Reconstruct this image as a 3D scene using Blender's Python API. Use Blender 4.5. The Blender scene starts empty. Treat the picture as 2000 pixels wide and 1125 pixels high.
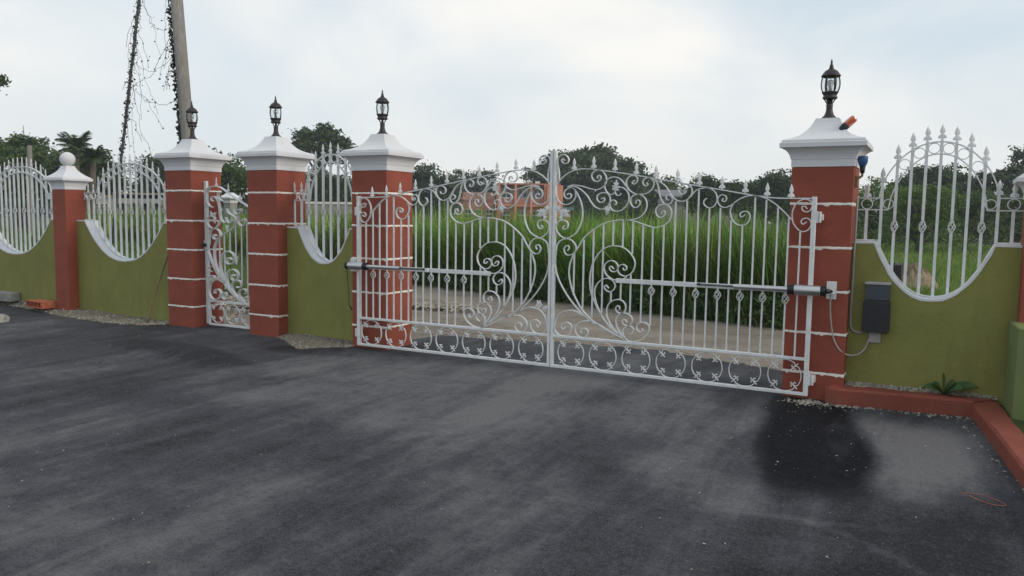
import bpy, bmesh, math, random
import numpy as np
from mathutils import Vector, Matrix

random.seed(7)
rng = np.random.default_rng(11)
scene = bpy.context.scene
COL = scene.collection

# ------------------------------------------------------------------ camera
cam_data = bpy.data.cameras.new('camera')
cam = bpy.data.objects.new('camera', cam_data)
COL.objects.link(cam)
scene.camera = cam
cam_data.sensor_width = 36.0
cam_data.lens = 27.80
cam_data.clip_start = 0.05
cam_data.clip_end = 2000.0
CR = Vector((0.88030135, 0.47420955, 0.01395849))
CU = Vector((-0.05591756, 0.07449554, 0.99565237))
CF = Vector((-0.47110802, 0.87725465, -0.09209516))
M4 = Matrix((CR, CU, -CF)).transposed().to_4x4()
M4.translation = Vector((5.5206, -6.6476, 1.4392))
cam.matrix_world = M4

# ------------------------------------------------------------------ sky and sun
SUN_DIR = Vector((0.86, 0.02, 0.50)).normalized()      # towards the sun
sun_el = math.asin(SUN_DIR.z)
sun_az = math.atan2(SUN_DIR.x, SUN_DIR.y)
world = bpy.data.worlds.new('World')
scene.world = world
world.use_nodes = True
wn, wl = world.node_tree.nodes, world.node_tree.links
wn.clear()
w_out = wn.new('ShaderNodeOutputWorld')
w_bg = wn.new('ShaderNodeBackground')
w_bg.inputs['Strength'].default_value = 0.105
w_sky = wn.new('ShaderNodeTexSky')
w_sky.sky_type = 'NISHITA'
w_sky.sun_disc = False
w_sky.sun_elevation = sun_el
w_sky.sun_rotation = sun_az
w_sky.dust_density = 2.0
w_co = wn.new('ShaderNodeTexCoord')
w_map = wn.new('ShaderNodeMapping')
w_map.inputs['Scale'].default_value = (1.0, 1.0, 2.6)
w_map.inputs['Rotation'].default_value = (0.25, 0.1, 0.6)
w_map.inputs['Location'].default_value = (0.34, 0.12, 0.2)
wl.new(w_co.outputs['Generated'], w_map.inputs['Vector'])
w_n1 = wn.new('ShaderNodeTexNoise')
w_n1.inputs['Scale'].default_value = 1.9
w_n1.inputs['Detail'].default_value = 5.0
w_n1.inputs['Roughness'].default_value = 0.46
w_n1.inputs['Distortion'].default_value = 0.5
wl.new(w_map.outputs['Vector'], w_n1.inputs['Vector'])
w_r1 = wn.new('ShaderNodeValToRGB')
w_r1.color_ramp.elements[0].position = 0.42
w_r1.color_ramp.elements[0].color = (0.12, 0.12, 0.12, 1)
w_r1.color_ramp.elements[1].position = 0.66
w_r1.color_ramp.elements[1].color = (1, 1, 1, 1)
wl.new(w_n1.outputs['Fac'], w_r1.inputs['Fac'])
# cloud brightness: thin veil, denser bright puffs
w_n2 = wn.new('ShaderNodeTexNoise')
w_n2.inputs['Scale'].default_value = 3.1
w_n2.inputs['Detail'].default_value = 6.0
w_n2.inputs['Roughness'].default_value = 0.5
wl.new(w_map.outputs['Vector'], w_n2.inputs['Vector'])
w_r2 = wn.new('ShaderNodeValToRGB')
w_r2.color_ramp.elements[0].position = 0.38
w_r2.color_ramp.elements[0].color = (7.7, 8.2, 8.4, 1)
w_r2.color_ramp.elements[1].position = 0.68
w_r2.color_ramp.elements[1].color = (9.1, 9.1, 8.95, 1)
wl.new(w_n2.outputs['Fac'], w_r2.inputs['Fac'])
w_mix = wn.new('ShaderNodeMix')
w_mix.data_type = 'RGBA'
wl.new(w_r1.outputs['Color'], w_mix.inputs['Factor'])
w_hsv = wn.new('ShaderNodeMix')
w_hsv.data_type = 'RGBA'
w_hsv.inputs['Factor'].default_value = 0.8
wl.new(w_sky.outputs['Color'], w_hsv.inputs['A'])
w_hsv.inputs['B'].default_value = (6.7, 7.9, 8.8, 1)
wl.new(w_hsv.outputs['Result'], w_mix.inputs['A'])
wl.new(w_r2.outputs['Color'], w_mix.inputs['B'])
# sunlit cloud bank ahead, above the drive gate
w_nrm = wn.new('ShaderNodeVectorMath'); w_nrm.operation = 'NORMALIZE'
wl.new(w_co.outputs['Generated'], w_nrm.inputs[0])
w_dot = wn.new('ShaderNodeVectorMath'); w_dot.operation = 'DOT_PRODUCT'
wl.new(w_nrm.outputs['Vector'], w_dot.inputs[0])
w_dot.inputs[1].default_value = (-0.448, 0.871, 0.200)
w_mr = wn.new('ShaderNodeMapRange'); w_mr.interpolation_type = 'SMOOTHSTEP'
w_mr.inputs['From Min'].default_value = 0.90; w_mr.inputs['From Max'].default_value = 1.0
w_mr.inputs['To Min'].default_value = 0.0; w_mr.inputs['To Max'].default_value = 0.8
wl.new(w_dot.outputs['Value'], w_mr.inputs['Value'])
w_mul = wn.new('ShaderNodeMath'); w_mul.operation = 'MULTIPLY'
wl.new(w_mr.outputs['Result'], w_mul.inputs[0]); wl.new(w_r1.outputs['Color'], w_mul.inputs[1])
w_bank = wn.new('ShaderNodeMix'); w_bank.data_type = 'RGBA'
wl.new(w_mul.outputs['Value'], w_bank.inputs['Factor'])
wl.new(w_mix.outputs['Result'], w_bank.inputs['A'])
w_bank.inputs['B'].default_value = (9.9, 9.6, 9.1, 1)
# pale, slightly warm air near the horizon all round
w_sep = wn.new('ShaderNodeSeparateXYZ'); wl.new(w_nrm.outputs['Vector'], w_sep.inputs[0])
w_hz = wn.new('ShaderNodeMapRange'); w_hz.interpolation_type = 'SMOOTHSTEP'
w_hz.inputs['From Min'].default_value = 0.0; w_hz.inputs['From Max'].default_value = 0.20
w_hz.inputs['To Min'].default_value = 0.50; w_hz.inputs['To Max'].default_value = 0.0
wl.new(w_sep.outputs['Z'], w_hz.inputs['Value'])
w_low = wn.new('ShaderNodeMix'); w_low.data_type = 'RGBA'
wl.new(w_hz.outputs['Result'], w_low.inputs['Factor'])
wl.new(w_bank.outputs['Result'], w_low.inputs['A'])
w_low.inputs['B'].default_value = (8.6, 8.6, 8.35, 1)
wl.new(w_low.outputs['Result'], w_bg.inputs['Color'])
wl.new(w_bg.outputs['Background'], w_out.inputs['Surface'])

sun_data = bpy.data.lights.new('sun', 'SUN')
sun_data.energy = 1.5
sun_data.angle = math.radians(14)
sun_data.color = (1.0, 0.88, 0.74)
sun = bpy.data.objects.new('sun', sun_data)
COL.objects.link(sun)
sun.rotation_euler = SUN_DIR.to_track_quat('Z', 'Y').to_euler()

scene.view_settings.view_transform = 'Standard'
scene.view_settings.look = 'None'
scene.view_settings.gamma = 1.0
scene.view_settings.exposure = 0.0
scene.view_settings.use_curve_mapping = False

# ------------------------------------------------------------------ materials
def new_mat(name):
    m = bpy.data.materials.new(name)
    m.use_nodes = True
    n, l = m.node_tree.nodes, m.node_tree.links
    return m, n, l, n['Principled BSDF']

def mix_rgb(n, l, fac, a, b):
    x = n.new('ShaderNodeMix'); x.data_type = 'RGBA'
    for key, val in (('Factor', fac), ('A', a), ('B', b)):
        if hasattr(val, 'is_output'):
            l.new(val, x.inputs[key])
        elif key == 'Factor':
            x.inputs[key].default_value = val
        else:
            x.inputs[key].default_value = (*val[:3], 1)
    return x.outputs['Result']

def noise(n, l, vec, scale, detail=4.0, rough=0.55, dist=0.0):
    t = n.new('ShaderNodeTexNoise')
    t.inputs['Scale'].default_value = scale
    t.inputs['Detail'].default_value = detail
    t.inputs['Roughness'].default_value = rough
    t.inputs['Distortion'].default_value = dist
    if vec is not None:
        l.new(vec, t.inputs['Vector'])
    return t.outputs['Fac']

def maprange(n, l, val, a, b, c=0.0, d=1.0, smooth=False):
    t = n.new('ShaderNodeMapRange')
    if smooth: t.interpolation_type = 'SMOOTHSTEP'
    for k, v in zip(('From Min', 'From Max', 'To Min', 'To Max'), (a, b, c, d)):
        t.inputs[k].default_value = v
    l.new(val, t.inputs['Value'])
    return t.outputs['Result']

def mathn(n, l, op, a, b=None):
    t = n.new('ShaderNodeMath'); t.operation = op
    for i, v in enumerate((a, b)):
        if v is None: continue
        if hasattr(v, 'is_output'): l.new(v, t.inputs[i])
        else: t.inputs[i].default_value = v
    return t.outputs['Value']

def coords(n, l, scale=(1, 1, 1), rot=(0, 0, 0), loc=(0, 0, 0), kind='Object'):
    c = n.new('ShaderNodeTexCoord')
    mp = n.new('ShaderNodeMapping')
    mp.inputs['Scale'].default_value = scale
    mp.inputs['Rotation'].default_value = rot
    mp.inputs['Location'].default_value = loc
    l.new(c.outputs[kind], mp.inputs['Vector'])
    return mp.outputs['Vector']

def bump(n, l, bsdf, height, strength, dist=0.01):
    b = n.new('ShaderNodeBump')
    b.inputs['Strength'].default_value = strength
    b.inputs['Distance'].default_value = dist
    l.new(height, b.inputs['Height'])
    l.new(b.outputs['Normal'], bsdf.inputs['Normal'])

def plain(name, col, rough=0.6, var=0.12, scale=6.0, bstr=0.0, bscale=60.0, metal=0.0, spec=0.4, stain=None, stretch=(1, 1, 1), sstretch=None):
    m, n, l, b = new_mat(name)
    v = coords(n, l, stretch)
    f = maprange(n, l, noise(n, l, v, scale, 5.0, 0.6), 0.3, 0.7)
    lo = [c * (1 - var) for c in col]; hi = [min(1, c * (1 + var)) for c in col]
    out = mix_rgb(n, l, f, lo, hi)
    if stain:
        sc, amt, col2 = stain
        g = maprange(n, l, noise(n, l, coords(n, l, sstretch or stretch), sc, 6.0, 0.65, 0.6), 0.48, 0.72, 0, amt)
        out = mix_rgb(n, l, g, out, col2)
    l.new(out, b.inputs['Base Color'])
    b.inputs['Roughness'].default_value = rough
    b.inputs['Metallic'].default_value = metal
    b.inputs['Specular IOR Level'].default_value = spec
    if bstr:
        bump(n, l, b, noise(n, l, coords(n, l), bscale, 4.0, 0.65), bstr, 0.006)
    return m

MT = {}
MT['red'] = plain('red_stucco', (0.272, 0.064, 0.037), 0.75, 0.18, 3.0, 0.55, 70, stain=(5.0, 0.35, (0.215, 0.050, 0.036)), stretch=(1, 1, 1.6))
MT['red2'] = plain('red_kerb_paint', (0.230, 0.056, 0.035), 0.8, 0.18, 4.0, 0.6, 60, stain=(7.0, 0.4, (0.24, 0.105, 0.08)))
MT['green'] = plain('olive_stucco', (0.222, 0.220, 0.058), 0.8, 0.12, 2.2, 1.0, 24, stain=(3.5, 0.55, (0.165, 0.160, 0.050)), sstretch=(1.6, 1.6, 0.4))
MT['green2'] = plain('bright_green_stucco', (0.165, 0.205, 0.075), 0.8, 0.12, 2.0, 0.6, 80, stain=(3.0, 0.4, (0.12, 0.16, 0.05)))
MT['white'] = plain('white_stucco_paint', (0.66, 0.66, 0.68), 0.6, 0.05, 3.0, 0.25, 60, stain=(4.0, 0.25, (0.54, 0.54, 0.54)))
MT['joint'] = plain('white_joint_paint', (0.84, 0.81, 0.74), 0.7, 0.10, 20.0, 0.4, 90)
MT['iron'] = plain('white_painted_iron', (0.74, 0.745, 0.74), 0.42, 0.06, 8.0, 0.1, 120, spec=0.5, stain=(14.0, 0.5, (0.50, 0.46, 0.40)))
MT['lantern'] = plain('dark_cast_metal', (0.022, 0.018, 0.018), 0.5, 0.4, 30.0, 0.3, 150, spec=0.5)
MT['black'] = plain('black_plastic', (0.012, 0.012, 0.014), 0.5, 0.2, 20.0)
MT['alu'] = plain('brushed_aluminium', (0.54, 0.54, 0.54), 0.34, 0.06, 40.0, metal=0.9, stretch=(1, 1, 12))
MT['rod'] = plain('dark_steel_rod', (0.16, 0.16, 0.16), 0.3, 0.1, 20.0, metal=0.9)
MT['box_dark'] = plain('dark_grey_box', (0.017, 0.018, 0.021), 0.55, 0.25, 14.0, 0.2, 90, stain=(9.0, 0.3, (0.04, 0.04, 0.043)))
MT['box_grey'] = plain('slate_grey_box', (0.050, 0.058, 0.072), 0.5, 0.12, 10.0, 0.1, 90)
MT['grey'] = plain('grey_conduit', (0.34, 0.33, 0.31), 0.6, 0.15, 14.0)
MT['blue'] = plain('blue_photocell', (0.03, 0.10, 0.24), 0.35, 0.15, 10.0)
MT['concrete'] = plain('bare_concrete', (0.28, 0.27, 0.25), 0.85, 0.2, 5.0, 0.5, 60, stain=(6.0, 0.4, (0.2, 0.19, 0.17)))
MT['clay'] = plain('clay_brick', (0.45, 0.12, 0.06), 0.8, 0.25, 20.0, 0.5, 80, stain=(20.0, 0.5, (0.4, 0.3, 0.2)))
MT['wood'] = plain('weathered_wood_pole', (0.225, 0.212, 0.195), 0.85, 0.25, 5.0, 0.6, 30, stretch=(6, 6, 0.5), stain=(4.0, 0.5, (0.15, 0.13, 0.11)))
MT['stick'] = plain('dry_stick', (0.20, 0.15, 0.08), 0.85, 0.25, 20.0, 0.3, 60)
MT['wire'] = plain('weathered_cable', (0.06, 0.065, 0.065), 0.7, 0.2, 20.0)
MT['bark'] = plain('tree_bark', (0.10, 0.085, 0.065), 0.9, 0.3, 4.0, 0.6, 20)
MT['pink'] = plain('salmon_wall', (0.42, 0.17, 0.13), 0.85, 0.08, 1.5, stain=(1.2, 0.3, (0.36,0.15,0.12)))
MT['orange'] = plain('orange_wall', (0.62, 0.27, 0.17), 0.85, 0.08, 1.5)
MT['cream'] = plain('cream_wall', (0.42, 0.31, 0.24), 0.85, 0.08, 1.5)
MT['housewhite'] = plain('off_white_wall', (0.66, 0.64, 0.58), 0.85, 0.08, 1.5)
MT['roofgrey'] = plain('grey_sheet_roof', (0.16, 0.16, 0.17), 0.7, 0.15, 2.0)
MT['roofblue'] = plain('blue_grey_roof', (0.12, 0.16, 0.21), 0.6, 0.15, 2.0)
MT['pane'] = plain('dark_window_pane', (0.02, 0.025, 0.03), 0.12, 0.2, 2.0, spec=0.6)
MT['stone'] = plain('pale_limestone_gravel', (0.31, 0.28, 0.235), 0.9, 0.4, 30.0)
MT['chip'] = plain('pale_litter', (0.40, 0.37, 0.31), 0.85, 0.4, 25.0)
MT['bulb'] = plain('frosted_bulb', (0.75, 0.75, 0.74), 0.3, 0.03, 8.0)

m, n, l, b = new_mat('orange_lens')
b.inputs['Base Color'].default_value = (0.62, 0.11, 0.03, 1); b.inputs['Roughness'].default_value = 0.3
b.inputs['Transmission Weight'].default_value = 0.25
f = noise(n, l, coords(n, l), 40.0); l.new(mix_rgb(n, l, f, (0.5, 0.08, 0.02), (0.75, 0.16, 0.05)), b.inputs['Base Color'])
MT['lens'] = m
m, n, l, b = new_mat('clear_glass')
l.new(mix_rgb(n, l, noise(n, l, coords(n, l), 9.0), (0.86, 0.89, 0.9), (0.95, 0.96, 0.96)), b.inputs['Base Color'])
b.inputs['Roughness'].default_value = 0.04
b.inputs['Transmission Weight'].default_value = 1.0
b.inputs['IOR'].default_value = 1.1
MT['glass'] = m

def leaf_mat(name, lo, hi, trans=0.25, attr=False, scale=0.8, rough=0.55):
    m, n, l, b = new_mat(name)
    if attr:
        a = n.new('ShaderNodeAttribute'); a.attribute_name = 'tint'
        c = a.outputs['Color']
    else:
        f = maprange(n, l, noise(n, l, coords(n, l), scale, 4.0, 0.7), 0.32, 0.68)
        c = mix_rgb(n, l, f, lo, hi)
    l.new(c, b.inputs['Base Color'])
    b.inputs['Roughness'].default_value = rough
    b.inputs['Specular IOR Level'].default_value = 0.25
    tr = n.new('ShaderNodeBsdfTranslucent'); l.new(c, tr.inputs['Color'])
    mx = n.new('ShaderNodeMixShader'); mx.inputs[0].default_value = trans
    out = n['Material Output']
    l.new(b.outputs['BSDF'], mx.inputs[1]); l.new(tr.outputs['BSDF'], mx.inputs[2])
    l.new(mx.outputs['Shader'], out.inputs['Surface'])
    return m

MT['blade'] = leaf_mat('tall_grass_blades', None, None, 0.35, attr=True)
MT['leaf_dark'] = leaf_mat('dark_tree_leaves', (0.030, 0.060, 0.022), (0.075, 0.120, 0.040), 0.2)
MT['leaf_mid'] = leaf_mat('mid_green_leaves', (0.040, 0.085, 0.022), (0.105, 0.160, 0.042), 0.25)
MT['leaf_light'] = leaf_mat('fresh_green_leaves', (0.070, 0.135, 0.030), (0.155, 0.235, 0.055), 0.3)
MT['leaf_blue'] = leaf_mat('far_blue_green_leaves', (0.032, 0.066, 0.036), (0.075, 0.115, 0.055), 0.2)
MT['leaf_vine'] = leaf_mat('dark_vine_leaves', (0.018, 0.028, 0.014), (0.05, 0.06, 0.03), 0.15, scale=3.0)
MT['leaf_weed'] = leaf_mat('weed_leaves', (0.04, 0.09, 0.03), (0.09, 0.15, 0.05), 0.2, scale=9.0)
MT['leaf_dry'] = leaf_mat('fading_brown_leaves', (0.06, 0.06, 0.03), (0.12, 0.10, 0.06), 0.2)

# asphalt: fine aggregate, dusty wheel tracks, darker fresh patches, one black spill in front of the right pillar
m, n, l, b = new_mat('asphalt')
co = coords(n, l)
streak = noise(n, l, coords(n, l, (1.5, 0.26, 1), (0, 0, 0.30)), 2.1, 9.0, 0.68, 0.35)
blot = noise(n, l, co, 0.55, 9.0, 0.66, 0.3)
fine = noise(n, l, co, 9.0, 7.0, 0.78)
grain = mathn(n, l, 'ADD', mathn(n, l, 'MULTIPLY', noise(n, l, co, 120.0, 2.0, 0.6), 0.55), mathn(n, l, 'MULTIPLY', noise(n, l, co, 38.0, 4.0, 0.75), 0.45))
dust = mathn(n, l, 'ADD', maprange(n, l, streak, 0.32, 0.70, -0.04, 0.56), maprange(n, l, blot, 0.38, 0.64, -0.04, 0.52))
dust = mathn(n, l, 'ADD', dust, maprange(n, l, fine, 0.28, 0.72, -0.22, 0.22))
wob_t = n.new('ShaderNodeTexNoise'); wob_t.inputs['Scale'].default_value = 1.7; wob_t.inputs['Detail'].default_value = 6.0; wob_t.inputs['Roughness'].default_value = 0.6
l.new(co, wob_t.inputs['Vector'])
wob_s = n.new('ShaderNodeVectorMath'); wob_s.operation = 'SUBTRACT'; l.new(wob_t.outputs['Color'], wob_s.inputs[0]); wob_s.inputs[1].default_value = (0.5, 0.5, 0.5)
def blob(cx, cy, rx, ry, rot, soft, wob, p=2.0):
    k = n.new('ShaderNodeVectorMath'); k.operation = 'SCALE'; l.new(wob_s.outputs['Vector'], k.inputs[0]); k.inputs['Scale'].default_value = wob
    a = n.new('ShaderNodeVectorMath'); a.operation = 'ADD'; l.new(k.outputs['Vector'], a.inputs[0]); l.new(co, a.inputs[1])
    mp = n.new('ShaderNodeMapping'); mp.vector_type = 'TEXTURE'
    mp.inputs['Location'].default_value = (cx, cy, 0); mp.inputs['Rotation'].default_value = (0, 0, rot); mp.inputs['Scale'].default_value = (rx, ry, 1)
    l.new(a.outputs['Vector'], mp.inputs['Vector'])
    if p == 2.0:
        ln = n.new('ShaderNodeVectorMath'); ln.operation = 'LENGTH'; l.new(mp.outputs['Vector'], ln.inputs[0]); d = ln.outputs['Value']
    else:
        sx = n.new('ShaderNodeSeparateXYZ'); l.new(mp.outputs['Vector'], sx.inputs[0])
        px = mathn(n, l, 'POWER', mathn(n, l, 'ABSOLUTE', sx.outputs['X']), p); py = mathn(n, l, 'POWER', mathn(n, l, 'ABSOLUTE', sx.outputs['Y']), p)
        d = mathn(n, l, 'POWER', mathn(n, l, 'ADD', px, py), 1.0/p)
    return maprange(n, l, d, 1.0 - soft, 1.0 + soft, 1.0, 0.0, True)
for args, amt in (((2.2, -1.1, 1.5, 1.3, 0.2, 0.6, 0.9), 0.34), ((5.55, -1.30, 0.30, 0.8, -0.05, 0.6, 0.4), 0.34), ((3.95, -1.2, 0.40, 0.9, 0.1, 0.7, 0.5), 0.20),
                  ((-1.2, -1.25, 1.15, 0.30, -0.18, 0.35, 0.4), -0.38), ((5.4, -3.2, 1.0, 0.75, 0.2, 0.7, 0.7), -0.34), ((-0.2, -0.42, 0.6, 0.2, 0.1, 0.5, 0.3), -0.45),
                  ((4.72, -2.62, 0.16, 0.22, 0.3, 0.5, 0.25), 0.20), ((5.05, -2.72, 0.30, 0.035, 0.1, 0.8, 0.3), 0.22), ((5.40, -2.95, 0.24, 0.03, -0.75, 0.8, 0.25), 0.22)):
    dust = mathn(n, l, 'ADD', dust, mathn(n, l, 'MULTIPLY', blob(*args), amt))
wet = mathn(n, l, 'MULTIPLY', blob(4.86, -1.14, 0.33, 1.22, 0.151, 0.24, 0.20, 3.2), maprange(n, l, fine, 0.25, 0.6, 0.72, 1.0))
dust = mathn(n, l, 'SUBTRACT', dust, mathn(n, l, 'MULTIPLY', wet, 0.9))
cr = n.new('ShaderNodeValToRGB')
e = cr.color_ramp.elements
e[0].position = 0.0; e[0].color = (0.0075, 0.0075, 0.0105, 1)
e[1].position = 1.0; e[1].color = (0.140, 0.136, 0.140, 1)
e2 = cr.color_ramp.elements.new(0.45); e2.color = (0.049, 0.050, 0.060, 1)
l.new(dust, cr.inputs['Fac'])
rough_zone = maprange(n, l, dust, 0.25, 0.85, 1.0, 0.55)
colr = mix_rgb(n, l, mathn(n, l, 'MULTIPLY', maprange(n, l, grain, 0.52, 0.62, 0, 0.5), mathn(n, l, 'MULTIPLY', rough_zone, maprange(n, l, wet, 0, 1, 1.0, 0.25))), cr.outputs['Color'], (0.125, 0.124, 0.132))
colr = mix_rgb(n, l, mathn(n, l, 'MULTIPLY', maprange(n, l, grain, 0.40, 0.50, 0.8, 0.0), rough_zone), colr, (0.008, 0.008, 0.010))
l.new(colr, b.inputs['Base Color'])
b.inputs['Roughness'].default_value = 0.85
l.new(maprange(n, l, wet, 0, 1, 0.3, 0.06), b.inputs['Specular IOR Level'])
bump(n, l, b, mathn(n, l, 'ADD', mathn(n, l, 'MULTIPLY', grain, 1.2), fine), 0.75, 0.010)
MT['asphalt'] = m

def earth(name, lo, hi, third, s1=1.2, s2=14.0):
    m, n, l, b = new_mat(name)
    a1 = maprange(n, l, noise(n, l, coords(n, l, (0.35, 1.0, 1), (0, 0, -0.32)), s1, 6.0, 0.65, 0.5), 0.33, 0.67)
    a2 = maprange(n, l, noise(n, l, coords(n, l), s2, 5.0, 0.7), 0.45, 0.72)
    c = mix_rgb(n, l, a1, lo, hi)
    c = mix_rgb(n, l, mathn(n, l, 'MULTIPLY', a2, 0.55), c, third)
    l.new(c, b.inputs['Base Color']); b.inputs['Roughness'].default_value = 0.95
    b.inputs['Specular IOR Level'].default_value = 0.15
    bump(n, l, b, noise(n, l, coords(n, l), 45.0, 5.0, 0.75), 0.8, 0.02)
    return m
MT['dirt'] = earth('sandy_road', (0.165, 0.135, 0.105), (0.300, 0.266, 0.225), (0.35, 0.32, 0.28))
MT['gravelbed'] = earth('gravelly_soil', (0.14, 0.12, 0.095), (0.235, 0.21, 0.17), (0.30, 0.275, 0.235), 3.0, 40.0)
MT['field'] = earth('field_soil', (0.035, 0.055, 0.018), (0.075, 0.105, 0.03), (0.10, 0.09, 0.05), 0.4, 3.0)
MT['mound'] = earth('sand_heap', (0.22, 0.17, 0.11), (0.32, 0.26, 0.17), (0.34, 0.28, 0.19), 2.0, 9.0)

# ------------------------------------------------------------------ mesh helpers
def org(o):
    v = Vector((0, 0, 0))
    while o is not None:
        v += o.location; o = o.parent
    return v

class MB:
    def __init__(s): s.v = []; s.f = []
    def add(s, vs, fs):
        k = len(s.v); s.v += [tuple(p) for p in vs]; s.f += [tuple(k + i for i in q) for q in fs]; return s
    def box(s, x0, x1, y0, y1, z0, z1):
        x0, x1 = min(x0, x1), max(x0, x1)
        return s.add([(x0,y0,z0),(x1,y0,z0),(x1,y1,z0),(x0,y1,z0),(x0,y0,z1),(x1,y0,z1),(x1,y1,z1),(x0,y1,z1)],
                     [(3,2,1,0),(4,5,6,7),(0,1,5,4),(1,2,6,5),(2,3,7,6),(3,0,4,7)])
    def prism(s, poly, z0, z1):                       # plan polygon, counter-clockwise
        k = len(poly)
        return s.add([(x, y, z0) for x, y in poly] + [(x, y, z1) for x, y in poly],
                     [tuple(range(k))[::-1], tuple(range(k, 2 * k))] + [(i, (i + 1) % k, k + (i + 1) % k, k + i) for i in range(k)])
    def plate(s, poly, y0, y1):                       # x,z outline with thickness in y
        k = len(poly)
        return s.add([(x, y0, z) for x, z in poly] + [(x, y1, z) for x, z in poly],
                     [tuple(range(k)), tuple(range(k, 2 * k))[::-1]] + [(i, k + i, k + (i + 1) % k, (i + 1) % k) for i in range(k)])
    def strip(s, path, y, t, d):                      # flat iron swept along x,z path, t in plane, d in y
        p = np.array(path); k = len(p)
        tg = np.gradient(p, axis=0); tg /= np.linalg.norm(tg, axis=1)[:, None] + 1e-9
        nn = np.stack([-tg[:, 1], tg[:, 0]], 1) * (t / 2)
        vs = []
        for i in range(k):
            for sg, dy in ((1, -d/2), (1, d/2), (-1, d/2), (-1, -d/2)):
                vs.append((p[i,0] + sg*nn[i,0], y + dy, p[i,1] + sg*nn[i,1]))
        fs = [(3,2,1,0), tuple(4*(k-1) + j for j in range(4))]
        for i in range(k - 1):
            for j in range(4):
                a = 4*i + j; c = 4*i + (j+1) % 4
                fs.append((a, c, c+4, a+4))
        return s.add(vs, fs)
    def tube(s, path, rad, n=8, cap=True):
        p = [Vector(q) for q in path]; k = len(p)
        r = rad if hasattr(rad, '__len__') else [rad]*k
        vs = []; up = None
        for i in range(k):
            t = (p[min(i+1, k-1)] - p[max(i-1, 0)]).normalized()
            if up is None:
                up = Vector((0,0,1)) if abs(t.z) < 0.9 else Vector((1,0,0))
            a = t.cross(up).normalized(); bb = a.cross(t).normalized(); up = bb
            for j in range(n):
                an = 2*math.pi*j/n
                vs.append(p[i] + (a*math.cos(an) + bb*math.sin(an))*r[i])
        fs = [(i*n+j, i*n+(j+1)%n, (i+1)*n+(j+1)%n, (i+1)*n+j) for i in range(k-1) for j in range(n)]
        if cap: fs += [tuple(range(n))[::-1], tuple((k-1)*n+j for j in range(n))]
        return s.add(vs, fs)
    def lathe(s, prof, n=16, c=(0,0,0), a0=0.0, a1=2*math.pi):
        full = abs(a1 - a0 - 2*math.pi) < 1e-6; m = n if full else n + 1
        vs = [(c[0]+r*math.cos(a0+(a1-a0)*j/n), c[1]+r*math.sin(a0+(a1-a0)*j/n), c[2]+z) for r, z in prof for j in range(m)]
        fs = [(i*m+j, i*m+(j+1)%m, (i+1)*m+(j+1)%m, (i+1)*m+j) for i in range(len(prof)-1) for j in range(n if full else m-1)]
        return s.add(vs, fs)
    def square(s, prof, c, capt=True, capb=True):     # square section "lathe": (half width, z)
        vs = []
        for h, z in prof:
            vs += [(c[0]-h, c[1]-h, c[2]+z), (c[0]+h, c[1]-h, c[2]+z), (c[0]+h, c[1]+h, c[2]+z), (c[0]-h, c[1]+h, c[2]+z)]
        k = len(prof)
        fs = [(4*i+j, 4*i+(j+1)%4, 4*i+4+(j+1)%4, 4*i+4+j) for i in range(k-1) for j in range(4)]
        if capb: fs.append((3,2,1,0))
        if capt: fs.append(tuple(4*(k-1)+j for j in range(4)))
        return s.add(vs, fs)
    def mesh(s, name, mat, o=Vector((0,0,0)), smooth=False):
        me = bpy.data.meshes.new(name)
        me.from_pydata([(x-o.x, y-o.y, z-o.z) for x, y, z in s.v], [], s.f)
        if mat: me.materials.append(MT[mat])
        if smooth:
            me.polygons.foreach_set('use_smooth', [True]*len(me.polygons))
        me.update()
        return me
    def build(s, name, mat, parent=None, smooth=False, bevel=0.0, seg=1):
        o = org(parent)
        me = s.mesh(name, mat, o, smooth)
        if bevel:
            bm = bmesh.new(); bm.from_mesh(me)
            es = [e for e in bm.edges if len(e.link_faces) == 2 and e.calc_face_angle(0) > 0.6]
            bmesh.ops.bevel(bm, geom=es, offset=bevel, segments=seg, affect='EDGES', profile=0.5)
            bm.to_mesh(me); bm.free()
        ob = bpy.data.objects.new(name, me)
        COL.objects.link(ob)
        ob.parent = parent
        return ob

def empty(name, loc, label, cat, group=None):
    o = bpy.data.objects.new(name, None)
    o.empty_display_size = 0.1
    o.location = loc
    COL.objects.link(o)
    return tag(o, label, cat, group)

def tag(o, label, cat, group=None, kind=None):
    o['label'] = label; o['category'] = cat
    if group: o['group'] = group
    if kind: o['kind'] = kind
    return o

def struct(o, kind='structure', label=None, cat=None):
    o['kind'] = kind
    if label: o['label'] = label
    if cat: o['category'] = cat
    return o

def link_mesh(name, me, parent, loc=(0,0,0)):
    o = bpy.data.objects.new(name, me); COL.objects.link(o); o.parent = parent
    o.location = Vector(loc) - org(parent)
    return o

def smooth_path(pts, step=0.010):
    p = np.array(pts, float)
    q = np.vstack([2*p[0]-p[1], p, 2*p[-1]-p[-2]])
    out = []
    for i in range(1, len(q)-2):
        a, b_, c, d = q[i-1], q[i], q[i+1], q[i+2]
        k = max(2, int(np.linalg.norm(c-b_)/step))
        for t in np.linspace(0, 1, k, endpoint=False):
            out.append(0.5*((2*b_) + (-a+c)*t + (2*a-5*b_+4*c-d)*t*t + (-a+3*b_-3*c+d)*t**3))
    out.append(p[-1])
    return out

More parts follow.
